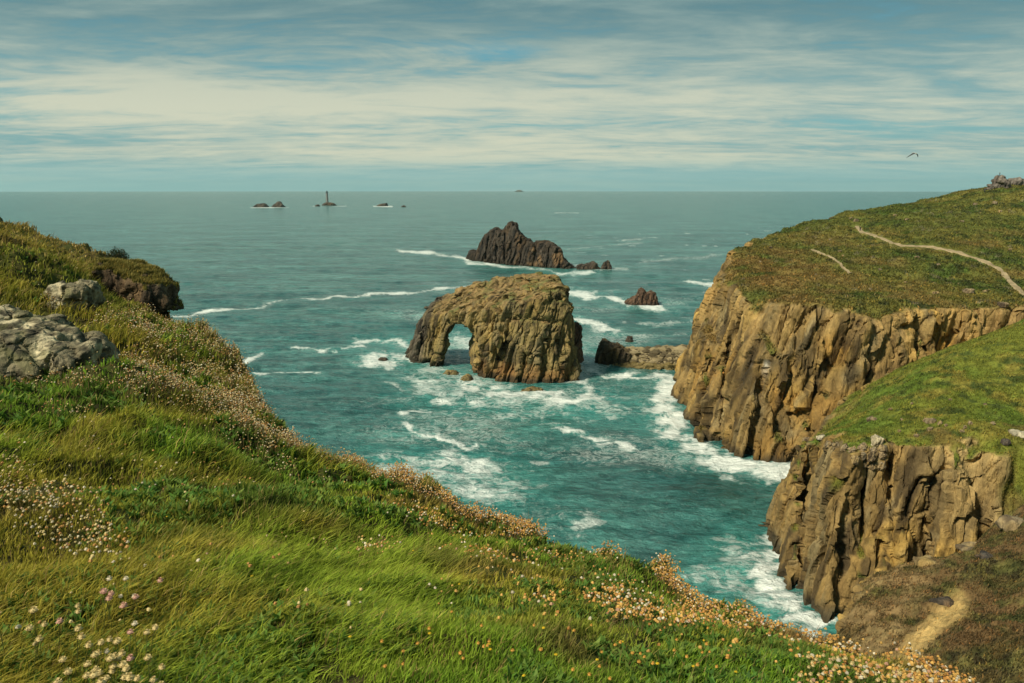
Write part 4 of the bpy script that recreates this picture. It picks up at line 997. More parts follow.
# tall dry stalks and low leafy herbs
def make_extras():
    x, y, r, th = scatter(9000, -38, 39, 1.6, 40, .8)
    p = np.stack([x, y, 0 * x], -1); e = r / fg_edge(th)
    k = rng.random(len(x)) < .25 + .6 * sstep(.0, .3, fbm(p, 1.6, 2, 221)); k &= (e > .8) | (rng.random(len(x)) < .45)
    x, y, r = x[k], y[k], r[k]; n = len(x)
    c = mixc(np.broadcast_to([.36, .26, .10], (n, 3)), (.24, .13, .06), rng.random(n)) * rng.uniform(.6, 1.3, n)[:, None]
    ob = build_blades(x, y, fg_z(x, y), rng.uniform(.10, .24, n) * np.clip(r / 6, .7, 1.5), np.maximum(.0015, .0007 * r), np.clip(rng.normal([.3, 0], .22, (n, 2)), -.8, .8), c, 'dry_stalks')
    tag(ob, 'thin dry straw-coloured stalks rising above the foreground grass', 'grass stalks', kind='stuff')
    x, y, r, th = scatter(30000, -38, 39, 1.6, 20, .85)
    p = np.stack([x, y, 0 * x], -1)
    k = (fbm(p, .8, 3, 231) > .04); x, y, r = x[k], y[k], r[k]
    nl = 6; n = len(x)
    ang = rng.uniform(0, 2 * math.pi, (n, nl)); 
    lean = np.stack([np.cos(ang), np.sin(ang)], -1).reshape(-1, 2) * rng.uniform(.45, .95, (n * nl, 1))
    X = np.repeat(x, nl); Y = np.repeat(y, nl); R = np.repeat(r, nl)
    base = mixc(np.broadcast_to([.07, .17, .025], (n, 3)), (.17, .23, .04), rng.random(n)); C = np.repeat(base, nl, 0) * rng.uniform(.6, 1.3, n * nl)[:, None]
    h = rng.uniform(.02, .06, n * nl) * np.clip(R / 4, 1, 2.2)
    ob = build_blades(X, Y, fg_z(X, Y) + .01, h, h * .45, lean, C, 'leafy_herbs')
    tag(ob, 'low dark leafy herbs spread between the grass tufts', 'ground cover', kind='stuff')
make_extras()
print('grass', round(time.time() - T0, 1))

# ---- thrift flowers
CREAM = np.array([.64, .50, .23]); TAN = np.array([.66, .36, .075]); PINK = np.array([.62, .36, .27]); PALE = np.array([.72, .62, .44]); RUST = np.array([.50, .23, .06])
def head_mesh(rad, seed, nseg=9):
    """a domed papery flower head: tiers of overlapping bracts round a core"""
    R_ = random.Random(seed); V = []; Fq = []; Ft = []
    # core dome
    rings = [(-.55, .35), (-.35, .85), (0, 1.0), (.35, .9), (.65, .6)]
    for z_, r_ in rings:
        for k in range(nseg):
            a = 2 * math.pi * (k + .5 * (rings.index((z_, r_)) % 2)) / nseg; q = rad * r_ * (1 + .22 * (R_.random() - .5))
            V.append((q * math.cos(a), q * math.sin(a), rad * z_ * .85 + rad * .12 * (R_.random() - .5)))
    V.append((0, 0, rad * .78)); V.append((0, 0, -rad * .6)); T_, B_ = len(V) - 2, len(V) - 1
    for i in range(len(rings) - 1):
        for k in range(nseg): Fq.append((i * nseg + k, i * nseg + (k + 1) % nseg, (i + 1) * nseg + (k + 1) % nseg, (i + 1) * nseg + k))
    for k in range(nseg):
        Ft.append(((len(rings) - 1) * nseg + k, (len(rings) - 1) * nseg + (k + 1) % nseg, T_)); Ft.append(((k + 1) % nseg, k, B_))
    # petals
    for j in range(26):
        a = R_.uniform(0, 2 * math.pi); el = R_.uniform(.0, 1.35); d = Vector((math.cos(a) * math.cos(el), math.sin(a) * math.cos(el), math.sin(el)))
        s = d.cross(Vector((0, 0, 1.01))).normalized(); c0 = d * rad * .85; t0 = d * rad * (1.2 + .15 * R_.random()); w = rad * .26
        b = len(V); V += [tuple(c0 - s * w * .5), tuple(c0 + s * w * .5), tuple(t0 + s * w), tuple(t0 - s * w)]; Fq.append((b, b + 1, b + 2, b + 3))
    return np.array(V), np.array(Fq), np.array(Ft)
def stem_mesh(h, lx, ly, w=.0013):
    V = []; Q = []
    for i, t in enumerate((0, .35, .7, 1)):
        for k in range(4):
            a = math.pi / 2 * k; V.append((lx * t * t + w * math.cos(a), ly * t * t + w * math.sin(a), h * t))
    for i in range(3):
        for k in range(4): Q.append((i * 4 + k, i * 4 + (k + 1) % 4, i * 4 + 4 + (k + 1) % 4, i * 4 + 4 + k))
    return np.array(V), np.array(Q)
HM = {}
def petal_c(V, base, rad):
    z_ = V[:, 2] / rad
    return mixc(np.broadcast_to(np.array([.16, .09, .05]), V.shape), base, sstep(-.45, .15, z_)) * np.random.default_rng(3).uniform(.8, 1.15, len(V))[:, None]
kinds = {}
def flower_proto(kind):
    if kind in kinds: return kinds[kind]
    out = []
    for v in range(3):
        rad = {'cream': .0105, 'pink': .0105, 'pale': .009, 'tan': .0095, 'yellow': .0085}[kind]
        base = {'cream': CREAM, 'pink': PINK, 'pale': PALE, 'tan': TAN, 'yellow': np.array([.75, .52, .03])}[kind]
        V, Q, T = head_mesh(rad, v + 5)
        if kind == 'yellow': V[:, 2] *= .45
        C = petal_c(V, base, rad)
        h = .15 if kind != 'yellow' else .09; lx = (.03, -.015, .02)[v]; ly = (.0, .02, -.02)[v]
        root = empty('thrift_flower' if kind != 'yellow' else 'yellow_flower', (0, 0, 0))
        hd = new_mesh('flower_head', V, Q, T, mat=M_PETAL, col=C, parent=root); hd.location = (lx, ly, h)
        SV, SQ = stem_mesh(h, lx, ly)
        st = new_mesh('stem', SV, SQ, mat=M_GRASS, col=np.broadcast_to([.13, .15, .04], SV.shape), parent=root)
        out.append([root, hd, st, h, False])
    kinds[kind] = out; return out
def put_flower(kind, px, py, label, cat, group, scale=1.0, hh=None):
    pr = random.choice(flower_proto(kind)); root, hd, st, h, used = pr
    s = scale * random.uniform(.85, 1.15)
    g = hit([px], [py], lambda x, y: fg_z(x, y) + h * s, n=500, y1=14)[0]
    if np.isnan(g[0]): return
    if used:
        r = root.copy(); COL.objects.link(r)
        for c in (hd, st):
            q = c.copy(); COL.objects.link(q); q.parent = r
    else: r = root; pr[4] = True
    gz_ = float(fg_z(np.array([g[0]]), np.array([g[1]]))[0])
    r.location = (g[0], g[1], gz_ - .005); r.scale = (s, s, s); r.rotation_euler = (0, 0, random.uniform(-.8, .8))
    tag(r, label, cat, group)
NEARC = [(33, 614), (36, 624), (36, 630), (71, 605), (70, 612), (73, 625), (71, 637), (80, 645), (89, 656), (97, 659), (94, 641), (101, 640), (105, 657), (111, 654), (118, 645), (125, 659), (68, 663), (62, 676), (75, 674), (94, 671), (104, 671), (88, 680), (95, 677), (117, 667), (113, 671), (124, 669), (118, 677), (131, 676), (134, 679), (148, 661), (147, 627), (144, 636), (146, 679), (159, 681), (107, 683), (98, 664), (109, 664), (0, 617), (90, 681), (152, 668), (29, 640), (84, 668)]
NEARP = [(56, 618), (100, 598), (105, 592), (109, 594), (122, 602), (137, 600), (127, 637), (125, 655), (43, 681), (152, 585)]
NEARW = [(115, 597), (130, 594), (127, 582), (100, 581), (134, 628), (100, 650)]
for q in NEARC: put_flower('cream', *q, 'cream thrift flower on a thin stem in the bottom-left clump', 'flower', 'cream thrift flowers in the bottom-left clump', 1.05)
for q in NEARP: put_flower('pink', *q, 'pale pink thrift flower on a thin stem in the bottom-left grass', 'flower', 'pink thrift flowers at the bottom left', 1.05)
for q in NEARW: put_flower('pale', *q, 'small white thrift flower at the upper edge of the bottom-left clump', 'flower', 'white thrift flowers at the bottom left', 1.0)
YEL = [(130, 537), (240, 538), (165, 517), (485, 648), (456, 583), (493, 644), (432, 636), (522, 672), (410, 552), (655, 660), (597, 661), (300, 520), (690, 668), (560, 655), (48, 462), (92, 472), (60, 452), (250, 575), (380, 610), (620, 640), (540, 625), (700, 640), (345, 640), (740, 672)]
for q in YEL: put_flower('yellow', *q, 'tiny yellow flower low in the grass of the near slope', 'flower', 'yellow flowers in the slope grass', .62)
for k in range(60):
    q = (random.gauss(640, 130), random.gauss(645, 22))
    if q[1] < 683: put_flower('tan', *q, 'dry tan thrift flower on the lower part of the near slope', 'flower', 'dry tan thrift flowers at the bottom of the slope', .6)
for k in range(90):
    q = (random.uniform(800, 945), 0); q = (q[0], random.uniform(652 + (q[0] - 800) * .12, 690))
    if q[1] < 684: put_flower(random.choice(['cream', 'cream']), *q, 'cream thrift flower in the dense patch at the bottom right of the slope', 'flower', 'cream thrift flowers at the bottom right of the slope', .66)
for k in range(40):
    q = (random.gauss(40, 30), random.gauss(505, 16)); put_flower('pale', *q, 'pale thrift flower in the patch halfway up the left edge', 'flower', 'pale thrift flowers halfway up the left edge', .75)
for kd in kinds.values():                     # prototypes never placed
    for root, hd, st, h, used in kd:
        if not used:
            for o in (hd, st, root): bpy.data.objects.remove(o)
print('flowers', round(time.time() - T0, 1))

def flower_stuff():
    x, y, r, th = scatter(620000, -38, 39, 2.6, 38, .75)
    h = rng.uniform(.07, .17, len(x)) * np.clip(r / 7, .8, 1.5)
    p = np.stack([x, y, 0 * x], -1); z = fg_z(x, y)
    px, py, d = proj(x, y, z + h); e = r / fg_edge(th)
    cl = fbm(p, .55, 2, 241); big = fbm(p, 1.8, 2, 242)
    dn = np.zeros(len(x))
    h = h * (1 - .35 * sstep(.9, 1, e)); dn += 1.5 * sstep(.84, .96, e) * sstep(150, 230, px) * (.35 + 1.0 * sstep(-.2, .15, big + cl * .5)) * (.45 + .75 * sstep(300, 420, px))
    def bandp(pl, w, s): return s * np.exp(-(line_d(px, py * 1.3, np.array(pl) * [1, 1.3]) / w) ** 2)
    dn += bandp([(60, 392), (130, 372), (180, 378), (235, 408), (290, 445)], 19, 1.1)
    dn += bandp([(150, 330), (200, 345), (250, 400)], 20, .7)
    dn += bandp([(0, 333), (40, 300), (70, 290)], 8, .6); dn += bandp([(100, 318), (150, 305)], 9, .35)
    dn += bandp([(0, 480), (40, 495), (90, 530)], 28, .55); dn += bandp([(25, 385), (45, 388)], 10, .2)
    dn += bandp([(395, 515), (440, 520)], 14, .22); dn += bandp([(340, 560), (380, 540)], 14, .2)
    dn += bandp([(600, 600), (640, 622), (700, 632), (740, 650)], 20, .75); dn += bandp([(470, 545), (540, 600)], 16, .2)
    dn += bandp([(800, 660), (860, 672), (940, 690)], 22, .9); dn += .018
    dn *= sstep(-.2, .15, cl) * 1.25
    dn *= .42 * np.clip(r / 8, .3, 1.3)
    k = rng.random(len(x)) < dn
    for (bx, by, br) in BOULD: k &= ((x - bx) ** 2 + (y - by) ** 2) > (br * 1.05) ** 2
    x, y, z, r, h, px, py, e = (q[k] for q in (x, y, z, r, h, px, py, e)); n = len(x); print('heads', n)
    lean = rng.normal([.03, 0], .03, (n, 2)); rad = rng.uniform(.0055, .0115, n) * np.clip(r / 9, 1, 1.5)
    t = sstep(300, 430, px + 40 * rng.normal(size=n)); base = mixc(np.broadcast_to(CREAM, (n, 3)), TAN, t * .8)
    base = mixc(base, RUST, (rng.random(n) < .42) * .85); base = mixc(base, PINK, (rng.random(n) < .07) * .7); base = mixc(base, PALE, (rng.random(n) < .15) * 1.)
    base *= rng.uniform(.65, 1.15, n)[:, None]
    # head: pentagonal dome
    a = np.arange(5) * 2 * math.pi / 5; ring = np.stack([np.cos(a), np.sin(a), 0 * a], 1)
    tmpl = np.concatenate([[[0, 0, -.7]], ring * .95 + [0, 0, -.1], ring * .7 * [np.cos(.6)] + [0, 0, .5], [[0, 0, .8]]])
    T = [(0, 1 + (k + 1) % 5, 1 + k) for k in range(5)] + [(6 + k, 6 + (k + 1) % 5, 11) for k in range(5)]
    Qd = [(1 + k, 1 + (k + 1) % 5, 6 + (k + 1) % 5, 6 + k) for k in range(5)]
    j = rng.uniform(.75, 1.25, (n, 12, 1)); cen = np.stack([x + lean[:, 0], y + lean[:, 1], z + h], 1)
    V = (cen[:, None] + tmpl[None] * rad[:, None, None] * j).reshape(-1, 3)
    o = (np.arange(n) * 12)[:, None, None]
    TT = (np.array(T)[None] + o).reshape(-1, 3); QQ = (np.array(Qd)[None] + o).reshape(-1, 4)
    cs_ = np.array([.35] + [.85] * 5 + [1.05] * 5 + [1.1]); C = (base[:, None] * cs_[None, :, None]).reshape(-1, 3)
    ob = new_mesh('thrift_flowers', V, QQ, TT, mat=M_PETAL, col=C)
    tag(ob, 'countless small cream and rust thrift heads in drifts along the slope edge', 'flowers', kind='stuff')
    w = np.maximum(.0014, .0008 * r); ln = lean / h[:, None]
    ob = build_blades(x, y, z, h, w, ln, np.broadcast_to([.17, .13, .05], (n, 3)) * rng.uniform(.6, 1.3, n)[:, None], 'thrift_stems')
    tag(ob, 'thin brown stems under the drifts of thrift heads', 'flower stems', kind='stuff')
flower_stuff()
print('thrift', round(time.time() - T0, 1))

# ---- shrub on the left skyline
def shrub():
    g = hit([119], [273])[0]; root = empty('shrub', tuple(g)); root.scale = (.85, .85, 1.3); tag(root, 'small dark rounded shrub on the skyline of the left slope', 'shrub')
    n = 5200; u = rng.normal(size=(n, 3)); u /= np.linalg.norm(u, axis=1)[:, None]; rr = rng.random(n) ** .45
    c = u * rr[:, None] * [.40, .36, .30] * (1 + .35 * noise(u * 2, .7, 5))[:, None] + [0, 0, .30]
    c = c[c[:, 2] > .0]; n = len(c); a = rng.normal(size=(n, 3)); a /= np.linalg.norm(a, axis=1)[:, None]; b = np.cross(a, rng.normal(size=(n, 3))); b /= np.linalg.norm(b, axis=1)[:, None]
    s = rng.uniform(.012, .024, n)[:, None]
    V = np.stack([c - a * s, c + b * s * .6, c + a * s, c - b * s * .6], 1).reshape(-1, 3); Q = np.arange(n * 4).reshape(-1, 4)
    C = np.repeat(mixc(np.broadcast_to([.035, .05, .018], (n, 3)), (.13, .10, .05), (rng.random(n) < .2) * 1.), 4, 0)
    new_mesh('foliage', V, Q, mat=M_GRASS, col=C, parent=root)
    V = []; Q = []
    for k in range(7):
        an = k * .9; t = Vector((math.cos(an) * .25, math.sin(an) * .22, .42)); b0 = len(V)
        for f_, w_ in ((0, .014), (.5, .009), (1, .004)):
            q = t * f_; V += [(q.x - w_, q.y, q.z), (q.x, q.y + w_, q.z), (q.x + w_, q.y, q.z), (q.x, q.y - w_, q.z)]
        for i in range(2):
            for m_ in range(4): Q.append((b0 + i * 4 + m_, b0 + i * 4 + (m_ + 1) % 4, b0 + i * 4 + 4 + (m_ + 1) % 4, b0 + i * 4 + 4 + m_))
    new_mesh('branches', np.array(V), np.array(Q), mat=plain('shrub_wood', (.08, .055, .035)), parent=root)
shrub()

# ================================================================== THINGS ON THE HILLSIDES
bpy.context.view_layer.update(); DG = bpy.context.evaluated_depsgraph_get()
TERR = [bpy.data.objects[n] for n in ('far_headland', 'near_cliff', 'gully_slope')]
def cast(px, py, obs=None):
    dx, dy, dz = ray(px, py); d = Vector((float(dx), float(dy), float(dz))).normalized(); o = Vector((0, 0, H)); best = (None, None); bd = 1e9
    for ob in obs or TERR:
        m = ob.location
        ok, loc, nrm, i = ob.ray_cast(o - m, d)
        if ok and (loc + m - o).length < bd: bd = (loc + m - o).length; best = (loc + m, ob.name)
    return best
def down(x, y, z0=90):
    ok, loc, nrm, i = TERR[0].ray_cast(Vector((x, y, z0)), Vector((0, 0, -1)))
    return loc if ok else None
def stone(px, py, w_px, h_px, label, group, seed, pal=None, depth=.8, light=False, rot=0, name='boulder', cat='boulder', sink=.3):
    loc, nm = cast(px, py)
    if loc is None: return
    D = loc.y * CP + (H - loc.z) * SP; m = D / F
    sx, sz = w_px * m / 2, max(h_px * m * .62, .1); sy = sx * depth; vox = max(sx, sz) / 9
    pal = pal or ([(.42, .37, .26), (.5, .42, .26), (.36, .33, .26), (.15, .12, .08)] if light else [(.27, .20, .11), (.36, .25, .10), (.22, .19, .13), (.07, .05, .035)])
    boulder(name, label, 0, 0, (sx, sy, sz), rot, seed=seed, vox=vox, amp=min(sx, sz) * .28, sink=sink, group=group, pal=pal, cat=cat, lich=False, mat_=M_CLIFF, ground=loc, cs=max(sx, .3))
G1 = 'small stones on the green slope above the near cliff'
stone(877.5, 443, 11, 11, 'pale square boulder perched above the near cliff edge', None, 401, light=True)
stone(931, 422, 15, 5, 'tilted grey slab lying on the green slope above the near cliff', None, 402, rot=-.5)
stone(1017, 435, 18, 7, 'long pale slab at the right edge of the green slope', None, 403, light=True, rot=-.4)
stone(871, 421, 9, 6, 'flat ochre stone on the green slope behind the pale square boulder', None, 404)
stone(822, 438, 12, 4, 'flat pale stone at the left tip of the near cliff top', None, 405, light=True)
stone(806, 441, 8, 5, 'small brown stone at the extreme left of the near cliff brink', None, 406)
stone(1006, 443, 9, 5, 'dark stone just below the long pale slab at the right', None, 407, pal=PAL_DARK)
for k, (a, b, w) in enumerate([(940, 424, 5), (946, 426, 4), (930, 430, 5), (970, 424, 5), (965, 428, 4), (962, 432, 4), (993, 424, 4), (890, 410, 4), (916, 437, 5), (899, 432, 4), (902, 420, 3), (950, 400, 3), (985, 405, 3), (912, 404, 3)]):
    stone(a, b, w, w * .8, 'small grey stone scattered on the green slope above the near cliff', G1, 410 + k)
G2 = 'jointed blocks along the brink of the near cliff'
for k, (a, b, w, h_) in enumerate([(862, 449, 8, 7), (871, 459, 9, 9), (874, 452, 7, 6), (883, 450, 9, 6), (882, 457, 8, 7), (863, 458, 7, 8), (865, 466, 8, 8), (881, 468, 8, 10), (853, 452, 8, 7), (845, 450, 7, 7), (836, 448, 8, 6), (828, 446, 7, 6), (855, 462, 8, 8), (873, 468, 7, 7)]):
    stone(a, b, w, h_, 'ochre block jointed into the brink of the near cliff', G2, 430 + k, sink=.15)
stone(1012, 527, 34, 14, 'large beige rock at the right edge where the green slope meets the gully', None, 450, light=True, pal=[(.34, .27, .16), (.42, .30, .14), (.30, .26, .18), (.14, .10, .06)])
stone(972, 549, 26, 7, 'flat beige slab along the top of the brown gully slope', None, 451)
stone(925, 563, 22, 8, 'ochre rock step at the left top of the brown gully slope', None, 452, pal=[(.36, .26, .11), (.42, .28, .10), (.3, .24, .14), (.12, .08, .04)])
stone(985, 557, 16, 6, 'dark slab under the flat beige slab on the gully slope', None, 453, pal=PAL_DARK)
stone(942, 602, 22, 5, 'dark overhanging lip above the sandy scar', None, 454, pal=PAL_DARK)
G3 = 'grey stones dotted over the far headland'
for k, (a, b, w) in enumerate([(856, 221, 5), (851, 219, 4), (840, 252, 4), (843, 256, 3), (917, 258, 5), (938, 265, 4), (936, 294, 6), (790, 262, 3), (816, 275, 3), (907, 220, 4), (895, 216, 4), (962, 222, 4), (975, 205, 5), (1000, 212, 4), (995, 204, 6), (880, 270, 4), (830, 240, 3), (770, 248, 4), (905, 283, 4), (870, 290, 4), (985, 292, 5), (1010, 250, 4), (760, 262, 3)]):
    stone(a, b, w, w * .6, 'small grey stone dotted on the turf of the far headland', G3, 460 + k)
stone(969, 293, 11, 6, 'ochre boulder on the far headland close under the footpath', None, 490)
stone(1002, 306, 12, 6, 'ochre ledge where the far cliff brink meets the footpath side', None, 491)
stone(817, 220, 11, 5, 'brown outcrop breaking the skyline of the far headland', None, 492)
stone(759, 236, 8, 4, 'brown rock on the skyline at the seaward end of the far headland', None, 493)
PT = [(.20, .17, .14), (.24, .19, .14), (.18, .16, .14), (.07, .055, .045)]
stone(1000, 186, 17, 13, 'brownish grey crag crowning the far headland on the right', None, 494, pal=PT, cat='crag', name='crag', depth=.9)
stone(1016, 184, 22, 9, 'lower grey crag at the right edge behind the crowning crag', None, 495, pal=PT, cat='crag', name='crag')
stone(990, 189, 7, 6, 'small grey rock at the left foot of the crowning crag', None, 496, pal=PT)

# ---- footpaths draped over the far headland
def path(name, pl, w, seed):
    P_ = []
    pl = np.array(pl, float); seg = np.r_[0, np.cumsum(np.hypot(*np.diff(pl, axis=0).T))]
    for s_ in np.arange(0, seg[-1], 1.5):
        l, nm = cast(np.interp(s_, seg, pl[:, 0]), np.interp(s_, seg, pl[:, 1]))
        if l is not None and nm == 'far_headland': P_.append((l.x, l.y))
    P_ = np.array(P_)
    for _ in range(6): P_[1:-1] = .5 * P_[1:-1] + .25 * (P_[:-2] + P_[2:])
    seg = np.r_[0, np.cumsum(np.hypot(*np.diff(P_, axis=0).T))]; ss = np.arange(0, seg[-1], .7)
    X = np.interp(ss, seg, P_[:, 0]); Y = np.interp(ss, seg, P_[:, 1]); tx = np.gradient(X); ty = np.gradient(Y); L = np.hypot(tx, ty) + 1e-6; nx, ny = -ty / L, tx / L
    V = []; nz = noise(np.stack([ss, 0 * ss, 0 * ss], 1), 4, seed)
    for i in range(len(ss)):
        hw = w * (1 + .5 * nz[i])
        for k in range(7):
            o = (k / 3 - 1) * hw; x, y = X[i] + nx[i] * o, Y[i] + ny[i] * o; l = down(x, y)
            V.append((x, y, (l.z if l else 0) + (.24 if 0 < k < 6 else -.15)))
    Q = [(i * 7 + k, i * 7 + k + 1, i * 7 + 8 + k, i * 7 + 7 + k) for i in range(len(ss) - 1) for k in range(6)]
    V = np.array(V, f32); C = np.broadcast_to([.31, .24, .14], V.shape) * (1 + .4 * noise(V, 1.5, 3))[:, None]
    a = V[Q[5], :]; Q = np.array(Q)
    if np.cross(a[1] - a[0], a[2] - a[0])[2] < 0: Q = Q[:, ::-1]
    tag(new_mesh(name, V, Q, mat=M_SOIL, col=C), kind='structure')
path('footpath', [(1040, 305), (1023, 294), (1010, 282), (1001, 270), (985, 262), (960, 253), (930, 247), (900, 246), (885, 240), (872, 235), (860, 232), (857, 226)], .8, 1)
path('side_path', PATHS[1], .5, 2)

# ---- boulder causeway between the arch and the far headland
def causeway():
    A_ = SEA(606, 366); B_ = SEA(700, 368); ax_ = (B_ - A_)[:2]; L = np.linalg.norm(ax_); ax_ /= L; nr = np.array([-ax_[1], ax_[0]])
    Wd = 15.; root_o = np.array([*(A_[:2]), 0])
    def prof(s, t): return (3.6 + 1.4 * s / L) * np.clip(1 - ((t - 8) / (Wd * .62)) ** 2, -1, 1) ** 1.0 * np.clip(s / 3, 0, 1) - .3
    n = 2600; s = rng.uniform(0, L, n); t = rng.uniform(-2, 17, n); z = prof(s, t); k = z > -.6; s, t, z = s[k], t[k], z[k]; n = len(s)
    u = np.array([(math.cos(a) * math.cos(e), math.sin(a) * math.cos(e), math.sin(e)) for e in (-.6, .5) for a in np.arange(6) * math.pi / 3 + (e > 0) * .5] + [(0, 0, 1.), (0, 0, -1.)])
    T = [(k, (k + 1) % 6, 6 + k) for k in range(6)] + [((k + 1) % 6, 6 + (k + 1) % 6, 6 + k) for k in range(6)] + [(6 + k, 6 + (k + 1) % 6, 12) for k in range(6)] + [((k + 1) % 6, k, 13) for k in range(6)]
    sz = rng.lognormal(-.42, .42, n); sc = sz[:, None] * rng.uniform([.8, .8, .5], [1.5, 1.3, .9], (n, 3)); an = rng.uniform(0, 6.28, n)
    Vt = u[None] * rng.uniform(.75, 1.25, (n, 14, 1)) * sc[:, None]
    Vx = Vt[..., 0] * np.cos(an)[:, None] - Vt[..., 1] * np.sin(an)[:, None]; Vy = Vt[..., 0] * np.sin(an)[:, None] + Vt[..., 1] * np.cos(an)[:, None]
    cx_ = A_[0] + ax_[0] * s + nr[0] * t; cy_ = A_[1] + ax_[1] * s + nr[1] * t
    V = np.stack([Vx + cx_[:, None], Vy + cy_[:, None], Vt[..., 2] + z[:, None]], -1).reshape(-1, 3)
    TT = (np.array(T)[None] + (np.arange(n) * 14)[:, None, None]).reshape(-1, 3)
    C = mixc(np.broadcast_to([.20, .16, .085], (n, 3)), (.34, .27, .15), rng.random(n)); C = mixc(C, (.07, .055, .03), (rng.random(n) < .35) * .85); C = mixc(C, (.2, .15, .05), .7 * (z < 1.0))
    C = np.repeat(C, 14, 0)
    # bed of smaller rubble under the boulders
    gs_ = np.linspace(-1, L, 90); gt_ = np.linspace(-3, 18, 50); S_, T_ = np.meshgrid(gs_, gt_, indexing='ij')
    Z_ = prof(S_, T_) - .25 + .35 * noise(np.stack([S_.ravel(), T_.ravel(), 0 * S_.ravel()], 1), 1.1, 5).reshape(S_.shape); Z_ = np.maximum(Z_, -2)
    VB = np.stack([A_[0] + ax_[0] * S_ + nr[0] * T_, A_[1] + ax_[1] * S_ + nr[1] * T_, Z_], -1).reshape(-1, 3); I = np.arange(90 * 50).reshape(90, 50) + len(V)
    QB = np.stack([I[:-1, :-1], I[1:, :-1], I[1:, 1:], I[:-1, 1:]], -1).reshape(-1, 4)
    V = np.concatenate([V, VB]); C = np.concatenate([C, np.broadcast_to([.09, .07, .04], VB.shape)])
    ob = new_mesh('shore_boulders', V - root_o, QB, TT, mat=M_BOULDER, col=C); ob.location = root_o
    tag(ob, 'low causeway of countless tan boulders running to the foot of the far headland', 'boulder bank', kind='stuff')
causeway()

# ---- people and the gull, grown as single smooth bodies
def caps(P, a, b, ra, rb):
    a, b = np.array(a, float), np.array(b, float); ba = b - a; h = np.clip(((P - a) @ ba) / (ba @ ba), 0, 1)
    return np.linalg.norm(P - a - h[:, None] * ba, axis=1) - (ra + (rb - ra) * h)
def sdf_mesh(lo, hi, vox, fn):
    gx, gy_, gz_ = (np.arange(lo[k], hi[k], vox) for k in range(3)); X, Y, Z = np.meshgrid(gx, gy_, gz_, indexing='ij')
    P_ = np.stack([X.ravel(), Y.ravel(), Z.ravel()], 1); return nets(fn(P_).reshape(X.shape), gx, gy_, gz_)
def person_mesh(step):
    def fn(P_):
        parts = [((-.09, step, .09), (-.1, .02 + step * .4, .48), .05, .062), ((-.1, .02 + step * .4, .48), (-.09, 0, .9), .065, .09), ((-.09, step, .06), (-.1, step - .17, .045), .045, .035),
                 ((.09, -step, .09), (.1, .02 - step * .3, .48), .05, .062), ((.1, .02 - step * .3, .48), (.09, 0, .9), .065, .09), ((.09, -step, .06), (.1, -step - .17, .045), .045, .035),
                 ((0, 0, .92), (0, 0, 1.12), .15, .13), ((0, 0, 1.12), (0, 0, 1.36), .13, .16), ((-.13, 0, 1.38), (.13, 0, 1.38), .07, .07), ((0, 0, 1.4), (0, -.01, 1.52), .055, .055),
                 ((-.19, 0, 1.38), (-.25, .02, 1.12), .052, .042), ((-.25, .02, 1.12), (-.24, -.1, .88), .042, .03), ((-.24, -.1, .88), (-.23, -.14, .78), .035, .022),
                 ((.19, 0, 1.38), (.25, .02, 1.12), .052, .042), ((.25, .02, 1.12), (.24, -.06, .87), .042, .03), ((.24, -.06, .87), (.23, -.09, .77), .035, .022),
                 ((0, -.01, 1.6), (0, -.01, 1.66), .092, .098), ((0, -.09, 1.6), (0, -.12, 1.6), .02, .012)]
        d = np.full(len(P_), 9.)
        for q in parts: d = smin(d, caps(P_, *q), .035)
        return d
    return sdf_mesh((-.36, -.34, -.02), (.36, .3, 1.82), .022, fn)
def person(px, py, coat, legs, label, rot, step=.0, obs=None):
    loc, nm = cast(px, py, obs)
    if loc is None: print('no person', px); return
    V, Q = person_mesh(step); C = np.broadcast_to(np.array(coat), V.shape).copy()
    C[V[:, 2] < .92] = legs; C[V[:, 2] < .1] = (.03, .025, .02); C[(V[:, 2] > 1.46)] = (.42, .26, .18); C[(np.abs(V[:, 0]) > .19) & (V[:, 2] < .86)] = (.42, .26, .18)
    hair = (V[:, 2] > 1.68) | ((V[:, 2] > 1.52) & (V[:, 1] > .02)); C[hair] = (.06, .035, .02)
    ob = new_mesh('person', V, Q, mat=M_CLOTH, col=C, smooth=True); ob.location = (loc.x, loc.y, loc.z - .02); ob.rotation_euler.z = rot
    tag(ob, label, 'person')
M_CLOTH = leaf_mat('cloth_and_skin', .0, .8)
person(860, 231.5, (.02, .022, .03), (.05, .045, .05), 'person in dark clothes standing where the footpath tops the far headland', .4, .1)
person(984.5, 192.5, (.05, .06, .07), (.03, .03, .04), 'tiny person in dark clothes standing left of the skyline crag', -.6)
crg = [o for o in COL.objects if o.name.startswith('crag')]
for c_ in crg: c_.rotation_euler.z = 0
bpy.context.view_layer.update()
for yy in np.arange(170, 190, .5):
    if cast(999.5, yy, crg)[0] is not None: person(999.5, yy + .6, (.07, .04, .04), (.03, .03, .04), 'tiny person standing on top of the skyline crag', .9, obs=crg); break
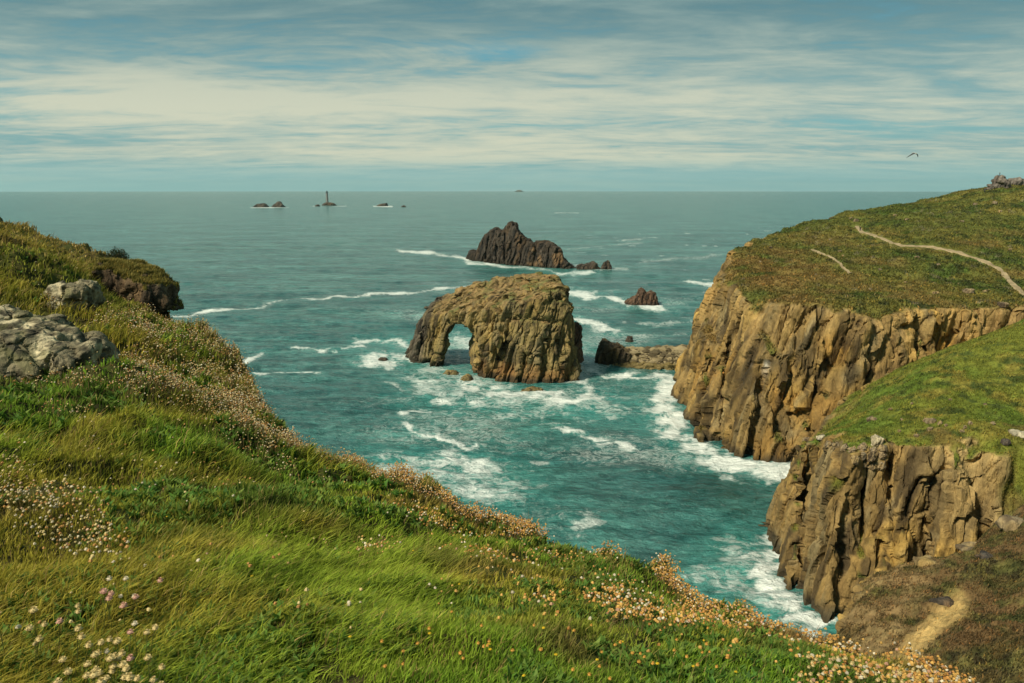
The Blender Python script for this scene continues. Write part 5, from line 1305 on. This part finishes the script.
def gull():
    c0 = W(914, 153.2, 78)
    def fn(P_):
        d = caps(P_, (0, -.16, 0), (0, .14, 0), .055, .045); d = smin(d, caps(P_, (0, -.16, 0), (0, -.25, .015), .05, .04), .03)
        d = smin(d, caps(P_, (0, -.27, .012), (0, -.34, 0), .018, .006), .01)
        tail = np.maximum(np.abs(P_[:, 2]) - .008, np.maximum(np.abs(P_[:, 0]) - .03 - .25 * (P_[:, 1] - .14), np.maximum(.1 - P_[:, 1], P_[:, 1] - .32))); d = smin(d, tail, .02)
        for sgn in (1, -1):
            x = P_[:, 0] * sgn; s = np.clip(x / .68, 0, 1); yc = -.05 - .10 * np.sin(s * 3.0) + .16 * s ** 2; ch = .105 * (1 - s ** 2.2) + .012
            zc = -(.62 if sgn < 0 else .34) * s ** 1.5 + .05 * np.sin(s * 3)
            w = np.maximum(np.abs(P_[:, 1] - yc) - ch, np.maximum(np.abs(P_[:, 2] - zc) - .02 * (1.3 - s), x - .68)); d = smin(d, np.maximum(w, -x), .02)
        return d
    V, Q = sdf_mesh((-.75, -.38, -.68), (.75, .36, .2), .0145, fn)
    C = np.broadcast_to([.05, .055, .055], V.shape).copy(); C[np.abs(V[:, 0]) < .06] = (.35, .36, .34); C[np.abs(V[:, 0]) > .52] = (.03, .03, .03); C[V[:, 1] < -.275] = (.5, .35, .05)
    ob = new_mesh('gull', V, Q, mat=M_CLOTH, col=C, smooth=True); ob.location = c0; ob.rotation_euler = (.25, .12, .3)
    tag(ob, 'dark seagull gliding with arched wings in the sky at the right', 'gull')
gull()

# ================================================================== HAZE
def haze():
    x0 = 26000; z0, z1 = -70, 260
    V = [(-x0, -x0, z0), (x0, -x0, z0), (x0, x0, z0), (-x0, x0, z0), (-x0, -x0, z1), (x0, -x0, z1), (x0, x0, z1), (-x0, x0, z1)]
    Q = [(0, 3, 2, 1), (4, 5, 6, 7), (0, 1, 5, 4), (1, 2, 6, 5), (2, 3, 7, 6), (3, 0, 4, 7)]
    m = bpy.data.materials.new('sea_haze'); m.use_nodes = True; nt = m.node_tree; nt.nodes.remove(nt.nodes['Principled BSDF'])
    pv = nd(nt, 'ShaderNodeVolumePrincipled'); pv.inputs['Color'].default_value = (.62, .93, .92, 1); pv.inputs['Density'].default_value = 2e-5; pv.inputs['Anisotropy'].default_value = 0.2
    nt.links.new(pv.outputs[0], nt.nodes['Material Output'].inputs['Volume'])
    ob = new_mesh('haze', V, Q, mat=m); tag(ob, 'thin sea haze that pales the far rocks and horizon', 'haze', kind='stuff')
haze()
print('done', round(time.time() - T0, 1))
